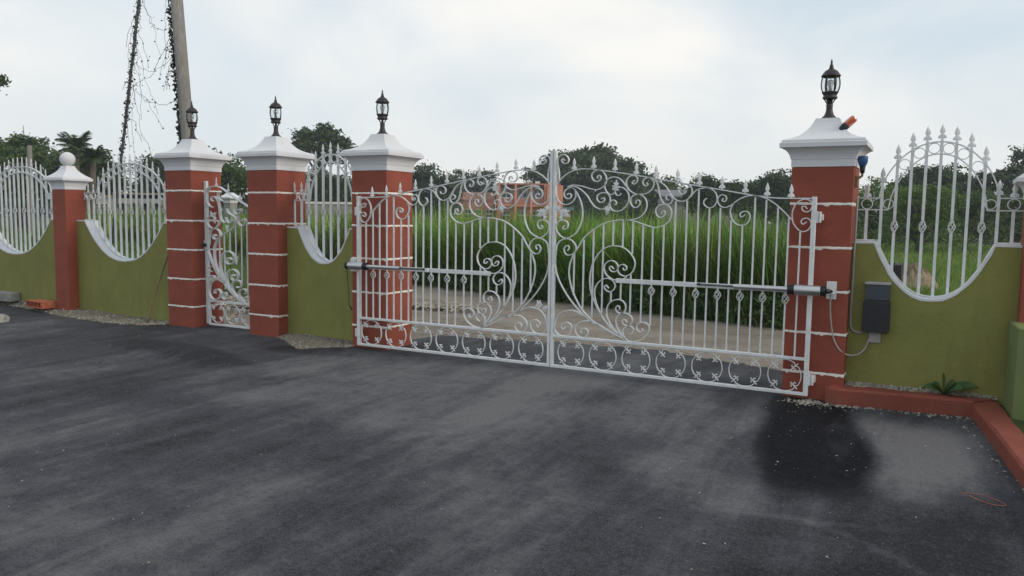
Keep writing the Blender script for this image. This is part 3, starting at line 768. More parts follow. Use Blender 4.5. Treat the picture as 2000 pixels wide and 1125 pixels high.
# ------------------------------------------------------------------ drive gate: two mirrored leaves
SCROLLS = {'crest': [(0.053,1.741), (0.056,1.786), (0.054,1.827), (0.045,1.874), (0.036,1.921), (0.04,1.954), (0.063,1.977), (0.099,1.986), (0.133,1.968), (0.148,1.938), (0.137,1.911), (0.108,1.905), (0.084,1.919), (0.078,1.939), (0.092,1.948), (0.106,1.932)],
 'arch': [(0.037,1.719), (0.073,1.766), (0.135,1.814), (0.205,1.844), (0.276,1.856), (0.355,1.854), (0.424,1.848)],
 'top': [(0.424,1.848), (0.763,1.798), (1.137,1.733), (1.505,1.671), (1.769,1.625), (1.855,1.614), (1.954,1.602), (2.24,1.599)],
 'a3': [(0.428,1.77), (0.429,1.789), (0.444,1.798), (0.46,1.784), (0.458,1.763), (0.437,1.746), (0.405,1.747), (0.381,1.767), (0.373,1.799), (0.392,1.829), (0.433,1.844), (0.476,1.831), (0.504,1.797), (0.514,1.758), (0.505,1.718), (0.471,1.687), (0.42,1.672), (0.359,1.681), (0.288,1.702), (0.226,1.712), (0.182,1.712), (0.142,1.697)],
 'a4': [(0.139,1.624), (0.152,1.64), (0.174,1.632), (0.18,1.608), (0.153,1.591), (0.121,1.602), (0.107,1.631), (0.12,1.667), (0.16,1.689), (0.2,1.679), (0.223,1.643), (0.218,1.598), (0.185,1.557), (0.132,1.539), (0.077,1.553), (0.04,1.594), (0.028,1.639)],
 'a5': [(0.169,1.697), (0.209,1.671), (0.246,1.623), (0.279,1.55), (0.292,1.485), (0.291,1.412), (0.27,1.347), (0.236,1.289), (0.183,1.251), (0.134,1.235), (0.084,1.252), (0.046,1.293), (0.034,1.334), (0.049,1.376), (0.094,1.399), (0.135,1.389), (0.155,1.361), (0.145,1.328), (0.114,1.315), (0.1,1.331), (0.118,1.348)],
 'a6': [(0.173,1.704), (0.226,1.696), (0.28,1.667), (0.334,1.619), (0.37,1.566), (0.411,1.522), (0.467,1.501), (0.519,1.515), (0.55,1.559), (0.55,1.607), (0.524,1.639), (0.481,1.645), (0.438,1.627), (0.428,1.595), (0.444,1.567), (0.475,1.56), (0.501,1.581), (0.492,1.6), (0.469,1.591)],
 'a7': [(0.652,1.64), (0.639,1.621), (0.613,1.624), (0.597,1.65), (0.612,1.682), (0.653,1.692), (0.7,1.666), (0.725,1.619), (0.72,1.56), (0.684,1.509), (0.634,1.485), (0.583,1.49), (0.553,1.523), (0.553,1.559), (0.581,1.582), (0.609,1.567), (0.611,1.548), (0.599,1.537)],
 'a8': [(0.597,1.661), (0.583,1.635), (0.554,1.628), (0.519,1.651), (0.499,1.694), (0.508,1.742), (0.546,1.773), (0.592,1.781), (0.639,1.765), (0.673,1.733), (0.695,1.701)],
 'a8b': [(0.774,1.749), (0.75,1.732), (0.769,1.718), (0.797,1.74), (0.798,1.771), (0.771,1.791), (0.73,1.787), (0.702,1.756), (0.699,1.717), (0.721,1.674), (0.767,1.642), (0.825,1.632), (0.89,1.642), (0.933,1.677), (0.948,1.719), (0.937,1.754), (0.902,1.772), (0.862,1.761), (0.847,1.732), (0.868,1.702), (0.892,1.712), (0.883,1.73)],
 'a9': [(0.791,1.551), (0.794,1.575), (0.814,1.582), (0.829,1.561), (0.816,1.529), (0.779,1.517), (0.747,1.545), (0.74,1.584), (0.764,1.619), (0.817,1.631), (0.863,1.607), (0.888,1.561), (0.886,1.507), (0.859,1.459), (0.815,1.428), (0.757,1.413), (0.691,1.411)],
 'main': [(0.477,0.467), (0.424,0.495), (0.37,0.537), (0.306,0.598), (0.255,0.674), (0.212,0.758), (0.183,0.848), (0.172,0.93), (0.182,1.009), (0.218,1.097), (0.266,1.169), (0.308,1.238), (0.394,1.313), (0.488,1.371), (0.59,1.401), (0.691,1.41), (0.783,1.4), (0.866,1.374), (0.94,1.353), (0.996,1.354), (1.051,1.373), (1.094,1.412), (1.11,1.462), (1.102,1.508), (1.07,1.539), (1.022,1.545), (0.983,1.523), (0.969,1.484), (0.989,1.446), (1.021,1.436), (1.053,1.458), (1.052,1.485), (1.033,1.491), (1.02,1.465)],
 'a11': [(0.939,1.76), (0.972,1.731), (0.989,1.685), (0.999,1.631), (1.021,1.577), (1.05,1.55), (1.089,1.55), (1.112,1.574), (1.107,1.608), (1.081,1.629), (1.056,1.612), (1.062,1.589), (1.084,1.583)],
 'a12': [(0.947,1.756), (1.008,1.731), (1.057,1.692), (1.09,1.642), (1.127,1.596), (1.171,1.575), (1.218,1.576), (1.255,1.601), (1.277,1.638), (1.276,1.676), (1.252,1.706), (1.213,1.713), (1.175,1.695), (1.164,1.665), (1.18,1.64), (1.215,1.637), (1.23,1.657)],
 'b1': [(1.269,1.608), (1.298,1.651), (1.336,1.675), (1.377,1.683)],
 'b2': [(1.377,1.687), (1.43,1.679), (1.465,1.655), (1.486,1.618), (1.487,1.569), (1.462,1.532), (1.428,1.519), (1.394,1.535), (1.378,1.561), (1.388,1.588), (1.404,1.597)],
 'b3': [(1.541,1.598), (1.529,1.583), (1.546,1.57), (1.566,1.588), (1.557,1.618), (1.525,1.627), (1.499,1.608), (1.494,1.573), (1.518,1.536), (1.555,1.524), (1.599,1.539), (1.634,1.566), (1.67,1.592), (1.72,1.614), (1.777,1.62), (1.834,1.612), (1.891,1.593), (1.949,1.557), (2.007,1.507), (2.057,1.458), (2.082,1.433)],
 'b4': [(1.631,1.565), (1.607,1.526), (1.6,1.481), (1.618,1.43), (1.649,1.393), (1.693,1.381), (1.736,1.395), (1.759,1.432), (1.758,1.468), (1.735,1.492), (1.699,1.491), (1.678,1.471), (1.686,1.449), (1.704,1.453), (1.72,1.469)],
 'b5': [(2.194,1.518), (2.176,1.537), (2.156,1.536), (2.157,1.512), (2.182,1.495), (2.211,1.502), (2.23,1.538), (2.222,1.573), (2.187,1.592), (2.147,1.587), (2.108,1.555), (2.086,1.501), (2.085,1.451), (2.097,1.401), (2.13,1.359), (2.165,1.34), (2.205,1.353), (2.227,1.389), (2.225,1.421), (2.201,1.444), (2.167,1.441), (2.152,1.42), (2.166,1.397), (2.195,1.418)],
 'c2': [(0.154,1.124), (0.169,1.145), (0.16,1.167), (0.133,1.162), (0.118,1.131), (0.137,1.09), (0.178,1.084), (0.218,1.106), (0.238,1.147), (0.22,1.192), (0.175,1.226), (0.121,1.228), (0.071,1.204), (0.045,1.158), (0.036,1.091), (0.032,1.007), (0.045,0.925), (0.074,0.851), (0.121,0.77), (0.187,0.682), (0.261,0.604), (0.334,0.534), (0.406,0.49), (0.481,0.467), (0.547,0.435), (0.635,0.394), (0.695,0.372), (0.742,0.346)],
 'c3': [(0.712,0.374), (0.634,0.418), (0.564,0.478), (0.492,0.562), (0.428,0.673), (0.391,0.761), (0.378,0.858), (0.384,0.94), (0.406,1.023), (0.443,1.089), (0.494,1.144), (0.553,1.174), (0.613,1.181), (0.681,1.17), (0.741,1.132), (0.784,1.078), (0.798,1.031), (0.787,0.975), (0.755,0.938), (0.709,0.919), (0.662,0.933), (0.64,0.968), (0.652,1.005), (0.685,1.02), (0.719,1.004), (0.72,0.976), (0.699,0.971), (0.686,0.99)],
 'c3b': [(0.726,0.912), (0.68,0.888), (0.63,0.879), (0.578,0.891), (0.534,0.923), (0.512,0.97), (0.523,1.019), (0.565,1.048), (0.608,1.043), (0.639,1.01), (0.637,0.972), (0.611,0.952), (0.576,0.959), (0.561,0.985), (0.577,1), (0.604,0.976)],
 'c4': [(0.501,0.551), (0.455,0.637), (0.431,0.71), (0.427,0.779), (0.45,0.837), (0.492,0.876), (0.544,0.891), (0.591,0.877), (0.618,0.838), (0.611,0.798), (0.577,0.773), (0.538,0.781), (0.518,0.809), (0.533,0.83), (0.559,0.803)],
 'c5': [(0.677,0.393), (0.616,0.445), (0.567,0.515), (0.546,0.582), (0.555,0.648), (0.592,0.691), (0.647,0.709), (0.694,0.698), (0.722,0.659), (0.718,0.611), (0.689,0.589), (0.65,0.594), (0.63,0.625), (0.645,0.654), (0.669,0.64), (0.663,0.619)],
 'c6': [(0.716,0.375), (0.668,0.429), (0.641,0.484), (0.638,0.532), (0.656,0.566), (0.697,0.591), (0.744,0.588), (0.782,0.559), (0.788,0.519), (0.764,0.485), (0.734,0.483), (0.7,0.5), (0.697,0.529), (0.72,0.534), (0.742,0.512)],
 'c7': [(0.738,0.347), (0.713,0.39), (0.702,0.425), (0.718,0.463), (0.76,0.483), (0.802,0.46), (0.791,0.425), (0.762,0.406)],
 'c8': [(0.721,0.37), (0.746,0.35), (0.797,0.346), (0.863,0.367), (0.92,0.412), (0.945,0.461), (0.938,0.501), (0.908,0.522), (0.867,0.521), (0.834,0.497), (0.831,0.46), (0.861,0.439), (0.89,0.453), (0.877,0.468)],
 'c9': [(0.147,0.423), (0.134,0.402), (0.113,0.41), (0.115,0.444), (0.151,0.468), (0.192,0.459), (0.211,0.431), (0.203,0.384), (0.167,0.348), (0.117,0.337), (0.071,0.356), (0.038,0.396), (0.046,0.456), (0.067,0.512), (0.108,0.557), (0.171,0.58), (0.235,0.58), (0.298,0.554), (0.361,0.513)],
 'c10': [(0.311,0.385), (0.302,0.399), (0.323,0.426), (0.364,0.418), (0.373,0.386), (0.352,0.351), (0.312,0.337), (0.276,0.353), (0.246,0.396), (0.256,0.447), (0.3,0.484), (0.353,0.496), (0.406,0.492)]}
PED = {'arch': [(-2.453,1.673), (-2.413,1.712), (-2.335,1.734), (-2.265,1.737), (-2.196,1.721), (-2.122,1.686), (-2.024,1.633), (-1.903,1.572), (-1.782,1.516), (-1.64,1.448)],
 'p1': [(-2.343,1.481), (-2.4,1.503), (-2.441,1.561), (-2.449,1.62), (-2.429,1.673), (-2.387,1.709)],
 'p2': [(-2.328,1.553), (-2.361,1.573), (-2.352,1.604), (-2.307,1.613), (-2.263,1.584), (-2.233,1.531), (-2.216,1.46), (-2.21,1.389), (-2.189,1.327), (-2.145,1.297)],
 'p3': [(-2.17,1.558), (-2.219,1.584), (-2.24,1.62), (-2.23,1.655), (-2.204,1.666)],
 'p4': [(-2.379,1.329), (-2.328,1.321), (-2.306,1.343), (-2.333,1.37), (-2.385,1.369), (-2.43,1.346), (-2.445,1.305), (-2.42,1.256), (-2.357,1.224), (-2.286,1.232), (-2.241,1.273), (-2.218,1.327)],
 'p5': [(-2.283,1.131), (-2.321,1.148), (-2.341,1.123), (-2.316,1.092), (-2.265,1.098), (-2.213,1.131), (-2.224,1.184), (-2.274,1.217), (-2.338,1.217), (-2.39,1.18), (-2.412,1.108), (-2.42,1.035), (-2.436,0.966), (-2.401,0.871), (-2.336,0.748), (-2.257,0.646), (-2.165,0.555), (-2.074,0.474), (-1.97,0.395), (-1.853,0.335)],
 'p6': [(-2.151,0.575), (-2.23,0.657), (-2.295,0.75), (-2.323,0.864), (-2.323,0.95), (-2.326,0.975), (-2.285,1.057), (-2.2,1.131), (-2.086,1.183), (-1.997,1.233), (-1.946,1.296), (-1.945,1.349), (-1.993,1.387), (-2.055,1.409), (-2.085,1.444), (-2.091,1.47)],
 'p7': [(-1.906,1.45), (-1.863,1.465), (-1.86,1.424), (-1.919,1.403), (-1.968,1.427), (-1.976,1.48)],
 'p8': [(-1.842,1.319), (-1.805,1.346), (-1.781,1.316), (-1.825,1.261), (-1.885,1.279), (-1.909,1.323), (-1.898,1.384)],
 'p9': [(-2.112,1.364), (-2.097,1.32), (-2.058,1.292), (-2.014,1.308), (-2.005,1.328), (-2.032,1.328)],
 'q1': [(-2.145,0.561), (-2.208,0.696), (-2.226,0.791), (-2.196,0.888), (-2.128,0.942), (-2.061,0.948), (-1.996,0.914), (-1.971,0.858), (-1.999,0.815), (-2.065,0.793), (-2.115,0.81), (-2.114,0.848), (-2.063,0.874), (-2.031,0.847)],
 'q2': [(-1.969,0.404), (-2.06,0.484), (-2.117,0.586), (-2.115,0.663), (-2.074,0.712), (-2.007,0.734), (-1.936,0.704), (-1.917,0.653), (-1.951,0.604), (-2.004,0.597), (-2.036,0.628), (-2.016,0.667), (-1.97,0.655)],
 'q3': [(-1.866,0.344), (-1.982,0.432), (-2.033,0.505), (-2.018,0.563), (-1.951,0.6), (-1.886,0.589), (-1.868,0.543), (-1.914,0.512), (-1.953,0.524)],
 'q4': [(-1.814,0.335), (-1.903,0.408), (-1.915,0.455), (-1.875,0.495), (-1.81,0.499), (-1.782,0.463), (-1.824,0.441)],
 'q5': [(-2.325,0.419), (-2.338,0.44), (-2.31,0.47), (-2.262,0.473), (-2.222,0.437), (-2.244,0.378), (-2.307,0.345), (-2.375,0.35), (-2.422,0.396), (-2.427,0.464), (-2.404,0.533), (-2.341,0.579), (-2.259,0.593), (-2.205,0.577), (-2.152,0.546)],
 'q6': [(-2.409,0.586), (-2.354,0.584), (-2.319,0.614), (-2.353,0.637), (-2.408,0.634), (-2.422,0.609)],
 'q7': [(-2.377,0.751), (-2.425,0.735), (-2.43,0.698), (-2.385,0.688)],
 'q8': [(-2.156,0.393), (-2.129,0.404), (-2.141,0.441), (-2.189,0.429), (-2.2,0.38), (-2.157,0.352)]}
BARS = [(.220,.722,1.102),(.312,.599,1.227),(.404,.527,1.317),(.497,.579,1.367),(.589,1.181,1.399),(.582,.674,.772),(.680,1.173,1.406),(.672,.710,.853),(.770,1.117,1.396),(.762,.593,.938),(.862,.520,1.374),(.950,.501,1.352),
        (1.046,0,1.369),(1.143,0,1.574),(1.240,0,1.580),(1.336,0,1.666),(1.429,0,1.517),(1.520,0,1.521),(1.610,0,1.422),(1.702,0,1.379),(1.795,0,1.607),(1.883,0,1.586),(1.975,0,1.539),(2.060,0,1.451),(2.150,0,1.338)]
BASK = (.950,1.143,1.336,1.520,1.702,1.883,2.060)
SPEARS = [(.202,1.845),(.390,1.856),(.591,1.832),(.786,1.798),(.962,1.771),(1.152,1.738),(1.337,1.704),(1.526,1.672),(1.714,1.642),(1.886,1.615),(2.069,1.601)]
XM, YG = 2.413, -.09

def leafshape(mb, x, z, ang, size, y):               # cast acanthus leaf: lobed, ridged blade
    out = [(0,0),(.06,.10),(.26,.08),(.34,.18),(.10,.26),(.30,.36),(.36,.48),(.09,.50),(.24,.64),(.22,.76),(.07,.72),(.09,.88),(0,1.0)]
    ca, sa = math.cos(ang), math.sin(ang)
    pts = [(u, v) for u, v in out] + [(-u, v) for u, v in out[1:-1]][::-1]
    P_ = [(x+size*(u*ca+v*sa), z+size*(-u*sa+v*ca)) for u, v in pts]
    cen = (x+size*.5*sa, z+size*.5*ca)
    k = len(P_)
    for dy in (-1, 1):
        vs = [(p[0], y+dy*.001, p[1]) for p in P_] + [(cen[0], y+dy*.010, cen[1])]
        mb.add(vs, [((i, (i+1) % k, k) if dy < 0 else ((i+1) % k, i, k)) for i in range(k)])

def quatre(parent, cx, cz, R_, y, mirror):
    mb = MB()
    for q in range(4):
        a0 = q*math.pi/2
        pts = []
        # arc with ends curling inwards
        for a in np.linspace(-.60, .60, 13):
            pts.append((R_*math.cos(a), R_*math.sin(a)))
        ex = R_*math.cos(.60); ez = R_*math.sin(.60)
        curl = [(ex-.014, ez+.007), (ex-.030, ez+.004), (ex-.036, ez-.010), (ex-.027, ez-.020), (ex-.016, ez-.014)]
        full = [(p[0], -p[1]) for p in curl[::-1]] + pts + curl
        rot = [(cx+p[0]*math.cos(a0)-p[1]*math.sin(a0), cz+p[0]*math.sin(a0)+p[1]*math.cos(a0)) for p in full]
        mb.strip(smooth_path(rot, .010), y, .0058, .016)
    o = mb.build('quatrefoil_scroll', 'iron', parent)
    for q in range(4):
        a = math.pi/4 + q*math.pi/2
        m2 = MB()
        rr = R_*.86; c_, s_ = math.cos(a), math.sin(a)
        px, pz = cx+rr*c_, cz+rr*s_
        m2.strip([(px-.040*c_, pz-.040*s_), (px+.034*c_, pz+.034*s_)], y-.009, .008, .008)
        m2.build('collar', 'iron', o)

def leaf_of_gate(sg, label):
    t = empty('gate_leaf', (XM+sg*1.13, YG, 0), label, 'gate', 'leaves of the drive gate')
    X = lambda s_: XM+sg*s_
    y = YG
    MB().box(X(.003), X(.029), y-.02, y+.02, .040, 2.024).build('meeting_stile', 'iron', t, bevel=.002)
    MB().box(X(2.228), X(2.262), y-.02, y+.02, .040, 1.612).build('hinge_stile', 'iron', t, bevel=.002)
    MB().box(X(.029), X(2.228), y-.018, y+.018, .040, .064).build('bottom_rail', 'iron', t, bevel=.002)
    MB().box(X(.029), X(2.228), y-.018, y+.018, .322, .344).build('middle_rail', 'iron', t, bevel=.002)
    MB().box(X(.635), X(2.228), y-.034, y-.0205, .858, .898).build('operator_rail', 'iron', t, bevel=.002)
    MB().strip([(X(a), z) for a, z in smooth_path(SCROLLS['top'], .05)], y, .009, .022).build('top_rail', 'iron', t)
    for k, pts in SCROLLS.items():
        if k == 'top': continue
        MB().strip([(X(a), z) for a, z in smooth_path(pts, .011)], y, .0075, .022).build('scroll', 'iron', t)
    for s_, z0, z1 in BARS:
        bk = .800 if s_ in BASK else None
        bar(t, X(s_), z0 if z0 else .344, z1, y+.001, .0125, bk)
    for s_, z in SPEARS:
        link_mesh('spear', SPEAR_ME, t, (X(s_), y, z))
    for q in range(7):
        quatre(t, X(.205+.3125*q), .190, .128, y, sg)
    mb = MB(); leafshape(mb, X(.040), 1.53, sg*2.6, .085, y); leafshape(mb, X(.060), 1.450, sg*1.25, .115, y); leafshape(mb, X(.072), 1.438, sg*2.7, .055, y); leafshape(mb, X(.095), 1.455, sg*.5, .055, y); leafshape(mb, X(.115), 1.45, sg*1.9, .06, y)
    mb.build('leaf_ornament', 'iron', t)
    mb = MB(); leafshape(mb, X(.600), 1.655, 0.1*sg, .105, y-.004); mb.build('leaf_ornament', 'iron', t)
    mb = MB(); leafshape(mb, X(.537), 1.53, sg*3.3, .085, y-.004); mb.build('leaf_ornament', 'iron', t)
    if sg < 0:
        mb = MB(); leafshape(mb, X(.13), .59, .3, .07, y-.004); leafshape(mb, X(.10), .585, -.6, .085, y-.004); leafshape(mb, X(.085), .56, .9, .08, y-.004); leafshape(mb, X(.11), .60, -1.6, .06, y-.004)
        mb.build('leaf_ornament', 'iron', t)
    for zc in (1.455, .172):
        h = MB()
        h.box(X(2.263), X(2.279), y-.012, y+.014, zc-.045, zc+.045)
        h.box(X(2.2855), X(2.308), y+.018, -.0005, zc-.024, zc+.024)
        h.tube([(X(2.291), y+.002, zc-.042), (X(2.291), y+.002, zc+.042)], .010, 10)
        h.build('hinge', 'iron', t)
    return t
leaf_of_gate(1, 'right leaf of the tall white scrollwork drive gate')
leaf_of_gate(-1, 'left leaf of the tall white scrollwork drive gate')

# gate operators: aluminium motor body, tube and push rod on a pillar bracket
def operator(sg, label):
    y = -.155; z = .886
    X = lambda s_: XM+sg*s_
    t = empty('gate_opener', (X(2.22), y, z), label, 'gate opener', 'electric gate openers')
    def rbox(a, c_, r, nm, mat, n=14, sq=1.25):
        pr = [(X(a), r*.90), (X(a)+(X(c_)-X(a))*.04, r), (X(c_)-(X(c_)-X(a))*.04, r), (X(c_), r*.90)]
        vs = []; 
        for xx, rr in pr:
            for j in range(n):
                an = 2*math.pi*j/n
                vs.append((xx, y+rr*.85*math.cos(an), z+rr*math.sin(an)))
        fs = [(i*n+j, i*n+(j+1)%n, (i+1)*n+(j+1)%n, (i+1)*n+j) for i in range(3) for j in range(n)] + [tuple(range(n)), tuple(3*n+j for j in range(n))[::-1]]
        return MB().add(vs, fs).build(nm, mat, t, True)
    rbox(2.135, 2.330, .042, 'motor_housing', 'alu')
    rbox(2.085, 2.137, .040, 'end_cap', 'black')
    rbox(2.328, 2.366, .039, 'end_cap', 'black')
    MB().tube([(X(2.364), y, z), (X(2.385), y+.02, z), (X(2.40), y+.07, z-.005)], [.020,.018,.012], 8).build('rear_joint', 'black', t)
    rbox(1.665, 2.087, .0205, 'drive_tube', 'alu', 12)
    MB().tube([(X(1.385), y+.004, z+.002), (X(1.667), y, z)], .0095, 10).build('push_rod', 'rod', t)
    MB().tube([(X(1.345), y+.01, z+.002), (X(1.390), y+.004, z+.002)], [.007,.012], 8).build('rod_end', 'black', t)
    MB().box(X(1.335), X(1.362), y-.004, -.1255, z-.022, z+.012).build('front_bracket', 'iron', t)
    mb = MB().box(X(2.355), X(2.428), -.012, -.0005, z-.072, z+.068); mb.box(X(2.372), X(2.412), -.085, -.0125, z-.030, z-.018)
    mb.build('pillar_bracket', 'iron', t, bevel=.002)
operator(1, 'silver gate opener arm on the right leaf, bracketed to the big pillar')
operator(-1, 'silver gate opener arm on the left leaf of the drive gate')

# ------------------------------------------------------------------ walk-in gate
def walk_gate():
    y = .20
    t = empty('walk_in_gate', (-2.0, y, 0), 'narrow white scrollwork walk-in gate between two lantern pillars', 'gate')
    MB().box(-2.473, -2.432, y-.02, y+.02, .035, 1.80).build('lock_stile', 'iron', t, bevel=.002)
    MB().box(-1.585, -1.545, y-.02, y+.02, .035, 1.50).build('hinge_stile', 'iron', t, bevel=.002)
    MB().box(-2.432, -1.585, y-.016, y+.016, .022, .044).build('bottom_rail', 'iron', t)
    MB().box(-2.432, -1.585, y-.016, y+.016, .311, .333).build('middle_rail', 'iron', t)
    for k, pts in PED.items():
        MB().strip(smooth_path(pts, .011), y, .0085 if k != 'arch' else .010, .042).build('scroll' if k != 'arch' else 'arch', 'iron', t)
    for x, z0, z1 in ((-2.235,.628,1.103),(-2.149,.479,1.155),(-2.052,.945,1.192),(-1.955,.887,1.278),(-1.858,.571,1.261),(-1.765,.333,1.30),(-1.67,.333,1.28)):
        bar(t, x, z0, z1, y, .0125)
    for x, z in ((-2.27,1.737),(-2.068,1.668),(-1.869,1.550),(-1.70,1.44)):
        link_mesh('spear', SPEAR_ME, t, (x, y, z))
    for q in range(3): quatre(t, -2.295+.265*q, .178, .118, y, 1)
    mb = MB(); leafshape(mb, -2.34, 1.36, -.5, .09, y-.004); leafshape(mb, -2.34, 1.37, .9, .08, y-.004); leafshape(mb, -2.33, 1.34, 2.6, .07, y-.004); mb.build('leaf_ornament', 'iron', t)
    mb = MB(); leafshape(mb, -2.09, 1.275, 3.2, .085, y-.004); mb.build('leaf_ornament', 'iron', t)
    mb = MB(); leafshape(mb, -1.96, .88, 3.0, .10, y-.004); leafshape(mb, -1.955, .84, .6, .07, y-.004); mb.build('leaf_ornament', 'iron', t)
    lk = MB().box(-2.476, -2.385, y-.034, y-.0205, .955, 1.075).build('lock_plate', 'iron', t, bevel=.002)
    MB().lathe([(.025*math.sin(a), -.025*math.cos(a)) for a in np.linspace(.001, math.pi-.001, 10)], 14, (-2.440, y-.052, 1.016)).build('knob', 'black', lk, True)
walk_gate()

# ------------------------------------------------------------------ kerb and bed on the right
KF = [(4.80,-.066),(4.89,-.113),(5.81,.0),(6.0,-1.65),(6.17,-3.1),(6.35,-4.6)]
KB = [(4.84,-.003),(4.925,.055),(5.965,.150),(6.135,-1.62),(6.31,-3.07),(6.49,-4.58)]
kerb = empty('red_kerb', (5.5, 0, 0), 'low red painted kerb curving round the bed right of the big pillar', 'kerb')
for i in range(len(KF)-1):
    h0 = .128 if i < 2 else .112
    a, c_, d_, e_ = KF[i], KF[i+1], KB[i+1], KB[i]
    k = 10; mb = MB(); vs = []
    for j in range(k+1):
        t = j/k
        fx, fy = a[0]+(c_[0]-a[0])*t, a[1]+(c_[1]-a[1])*t
        bx, by = e_[0]+(d_[0]-e_[0])*t, e_[1]+(d_[1]-e_[1])*t
        jj = lambda s_=.003: random.uniform(-s_, s_)
        nx, ny = (bx-fx)*.10, (by-fy)*.10
        h = h0+jj()
        vs += [(fx, fy, -.03), (fx+jj(.002), fy, h-.018+jj()), (fx+nx, fy+ny, h+jj()), (bx, by, h+jj()), (bx, by, -.03)]
    fs = [(5*j+q, 5*j+5+q, 5*j+6+q, 5*j+1+q) for j in range(k) for q in range(4)]
    fs += [(0,1,2,3,4), tuple(5*k+q for q in (4,3,2,1,0))]
    mb.add(vs, fs).build('kerb_section', 'red2', kerb)
struct(fillgrid([(4.93,.045,.112),(5.5,.095,.112),(5.97,.135,.112)], [(4.93,.16,.150),(5.5,.16,.135),(5.97,.16,.130)]).build('gravel_bed', 'gravelbed'))
struct(fillgrid([(5.97,.12,.10),(6.14,-1.62,.10),(6.32,-3.1,.10),(6.5,-4.6,.10)], [(9.0,.12,.16),(9.0,-1.62,.16),(9.0,-3.1,.16),(9.0,-4.6,.16)]).build('grass_verge', 'field'))
sp = []
for i in range(700):
    x = random.uniform(4.94, 5.97); u = random.random()
    y0 = np.interp(x, (4.93, 5.97), (.05, .14)); sp.append((x, y0+(.15-y0)*u, .122+.025*u, random.choice((.005,.007,.009,.012,.016))))
for i in range(170):                                # swept along the kerb foot
    t = random.random()**1.5; x = 4.9+.95*t; y = np.interp(x, (4.89, 5.81), (-.13, -.02)) - abs(random.gauss(0, .05))
    sp.append((x, y, .003, random.choice((.004,.006,.008,.012))))
for i in range(120):
    sp.append((random.gauss(4.70, .09), random.gauss(-.14, .06), .004, random.choice((.005,.008,.010,.016))))
struct(stones(sp), 'stuff', 'loose pale gravel in the bed behind the red kerb', 'gravel')

lw = empty('low_wall', (6.6, -.1, 0), 'low bright green wall at the right edge behind the kerb', 'wall')
MB().prism([(6.03,-.36),(8.5,-.95),(8.5,-.55),(6.005,.10)], -.05, .725).build('wall_body', 'green2', lw, bevel=.012, seg=2)

# broad-leaved weed in the bed
wd = empty('broadleaf_weed', (5.62, .10, .12), 'broad-leaved weed growing from the gravel bed behind the red kerb', 'plant')
mb_st = MB()
def bigleaf(base, tip, wid, sag):
    bx = Vector(base); tx = Vector(tip); k = 8; vs = []
    side = (tx-bx).cross(Vector((0,0,1))).normalized()
    side = (side*.75 + Vector((.05,.25,.62))*(1 if side.y > 0 else -1)).normalized()
    for i in range(k+1):
        t = i/k; p = bx.lerp(tx, t); p.z += sag*4*t*(1-t)
        w_ = wid*math.sin(math.pi*min(1, t*.92+.08))**.8
        vs += [p-side*w_+Vector((0,0,.012)), p, p+side*w_+Vector((0,0,.012))]
    fs = []
    for i in range(k):
        fs += [(3*i,3*i+1,3*i+4,3*i+3), (3*i+1,3*i+2,3*i+5,3*i+4)]
    return MB().add(vs, fs)
for dx, dy, dz, w_ in ((-.11,-.05,.030,.026),(-.06,-.04,.060,.022),(.10,-.05,.045,.040),(.17,-.01,.065,.038),(.06,.0,.075,.034),(-.005,-.02,.135,.012)):
    bigleaf((5.62,.10,.125), (5.62+dx*1.3, .10+dy*1.2, .13+dz*1.15), w_*1.25, .035).build('leaf', 'leaf_weed', wd, True)
MB().tube([(5.62,.10,.10),(5.618,.10,.17),(5.612,.095,.26)], [.006,.005,.002], 5).build('stem', 'leaf_weed', wd)

# ------------------------------------------------------------------ control box, conduits, photocell, beacon
bx = empty('control_box', (5.13, .12, .56), 'dark grey control box with a slate lid on the olive wall', 'box')
def rounded(x0, x1, z0, z1, r):
    out = []
    for cx, cz, a0 in ((x1-r, z1-r, 0), (x0+r, z1-r, 90), (x0+r, z0+r, 180), (x1-r, z0+r, 270)):
        for k in range(5):
            a = math.radians(a0+k*22.5); out.append((cx+r*math.cos(a), cz+r*math.sin(a)))
    return out
MB().plate(rounded(5.030, 5.224, .566, .815, .022), .052, .148).build('case', 'box_dark', bx, bevel=.006, seg=2)
MB().box(5.043, 5.213, .066, .148, .817, .938).build('lid', 'box_grey', bx, bevel=.004)
MB().box(5.036, 5.220, .058, .148, .9385, .958).build('lid_rim', 'grey', bx, bevel=.004)
MB().box(5.075, 5.095, .060, .066, .812, .824).build('latch', 'black', bx)
MB().box(5.196, 5.218, .060, .066, .812, .824).build('latch', 'black', bx)
jp = MB().box(5.080, 5.166, .128, .1485, .478, .5655).build('junction_plate', 'grey', bx, bevel=.003)
MB().lathe([(.0,-.004),(.004,-.003),(.004,.003),(.0,.004)], 8, (5.150,.127,.545)).build('screw', 'housewhite', jp)
cd = MB().tube(smooth_path([(4.945,.135,1.60),(4.943,.135,1.30),(4.942,.135,.95),(4.940,.135,.66),(4.948,.135,.585),(4.975,.135,.555),(5.030,.136,.545)], .03), .0085, 8).build('conduit', 'grey', None, True)
tag(cd, 'grey conduit running down beside the big pillar to the control box', 'conduit')
cb = MB().tube(smooth_path([(4.806,-.065,.868),(4.806,-.06,.78),(4.812,-.03,.66),(4.835,-.02,.52),(4.885,-.01,.42),(4.95,.04,.375),(5.02,.09,.385),(5.065,.12,.44),(5.085,.138,.52)], .02), .006, 7).build('cable', 'grey', None, True)
tag(cb, 'slack grey cable looping from the gate opener to the control box', 'cable')
cb = MB().tube(smooth_path([(.012,-.10,.885),(.010,-.09,.75),(.004,-.06,.58),(-.005,-.05,.50),(-.015,-.03,.44)], .02), .005, 7)
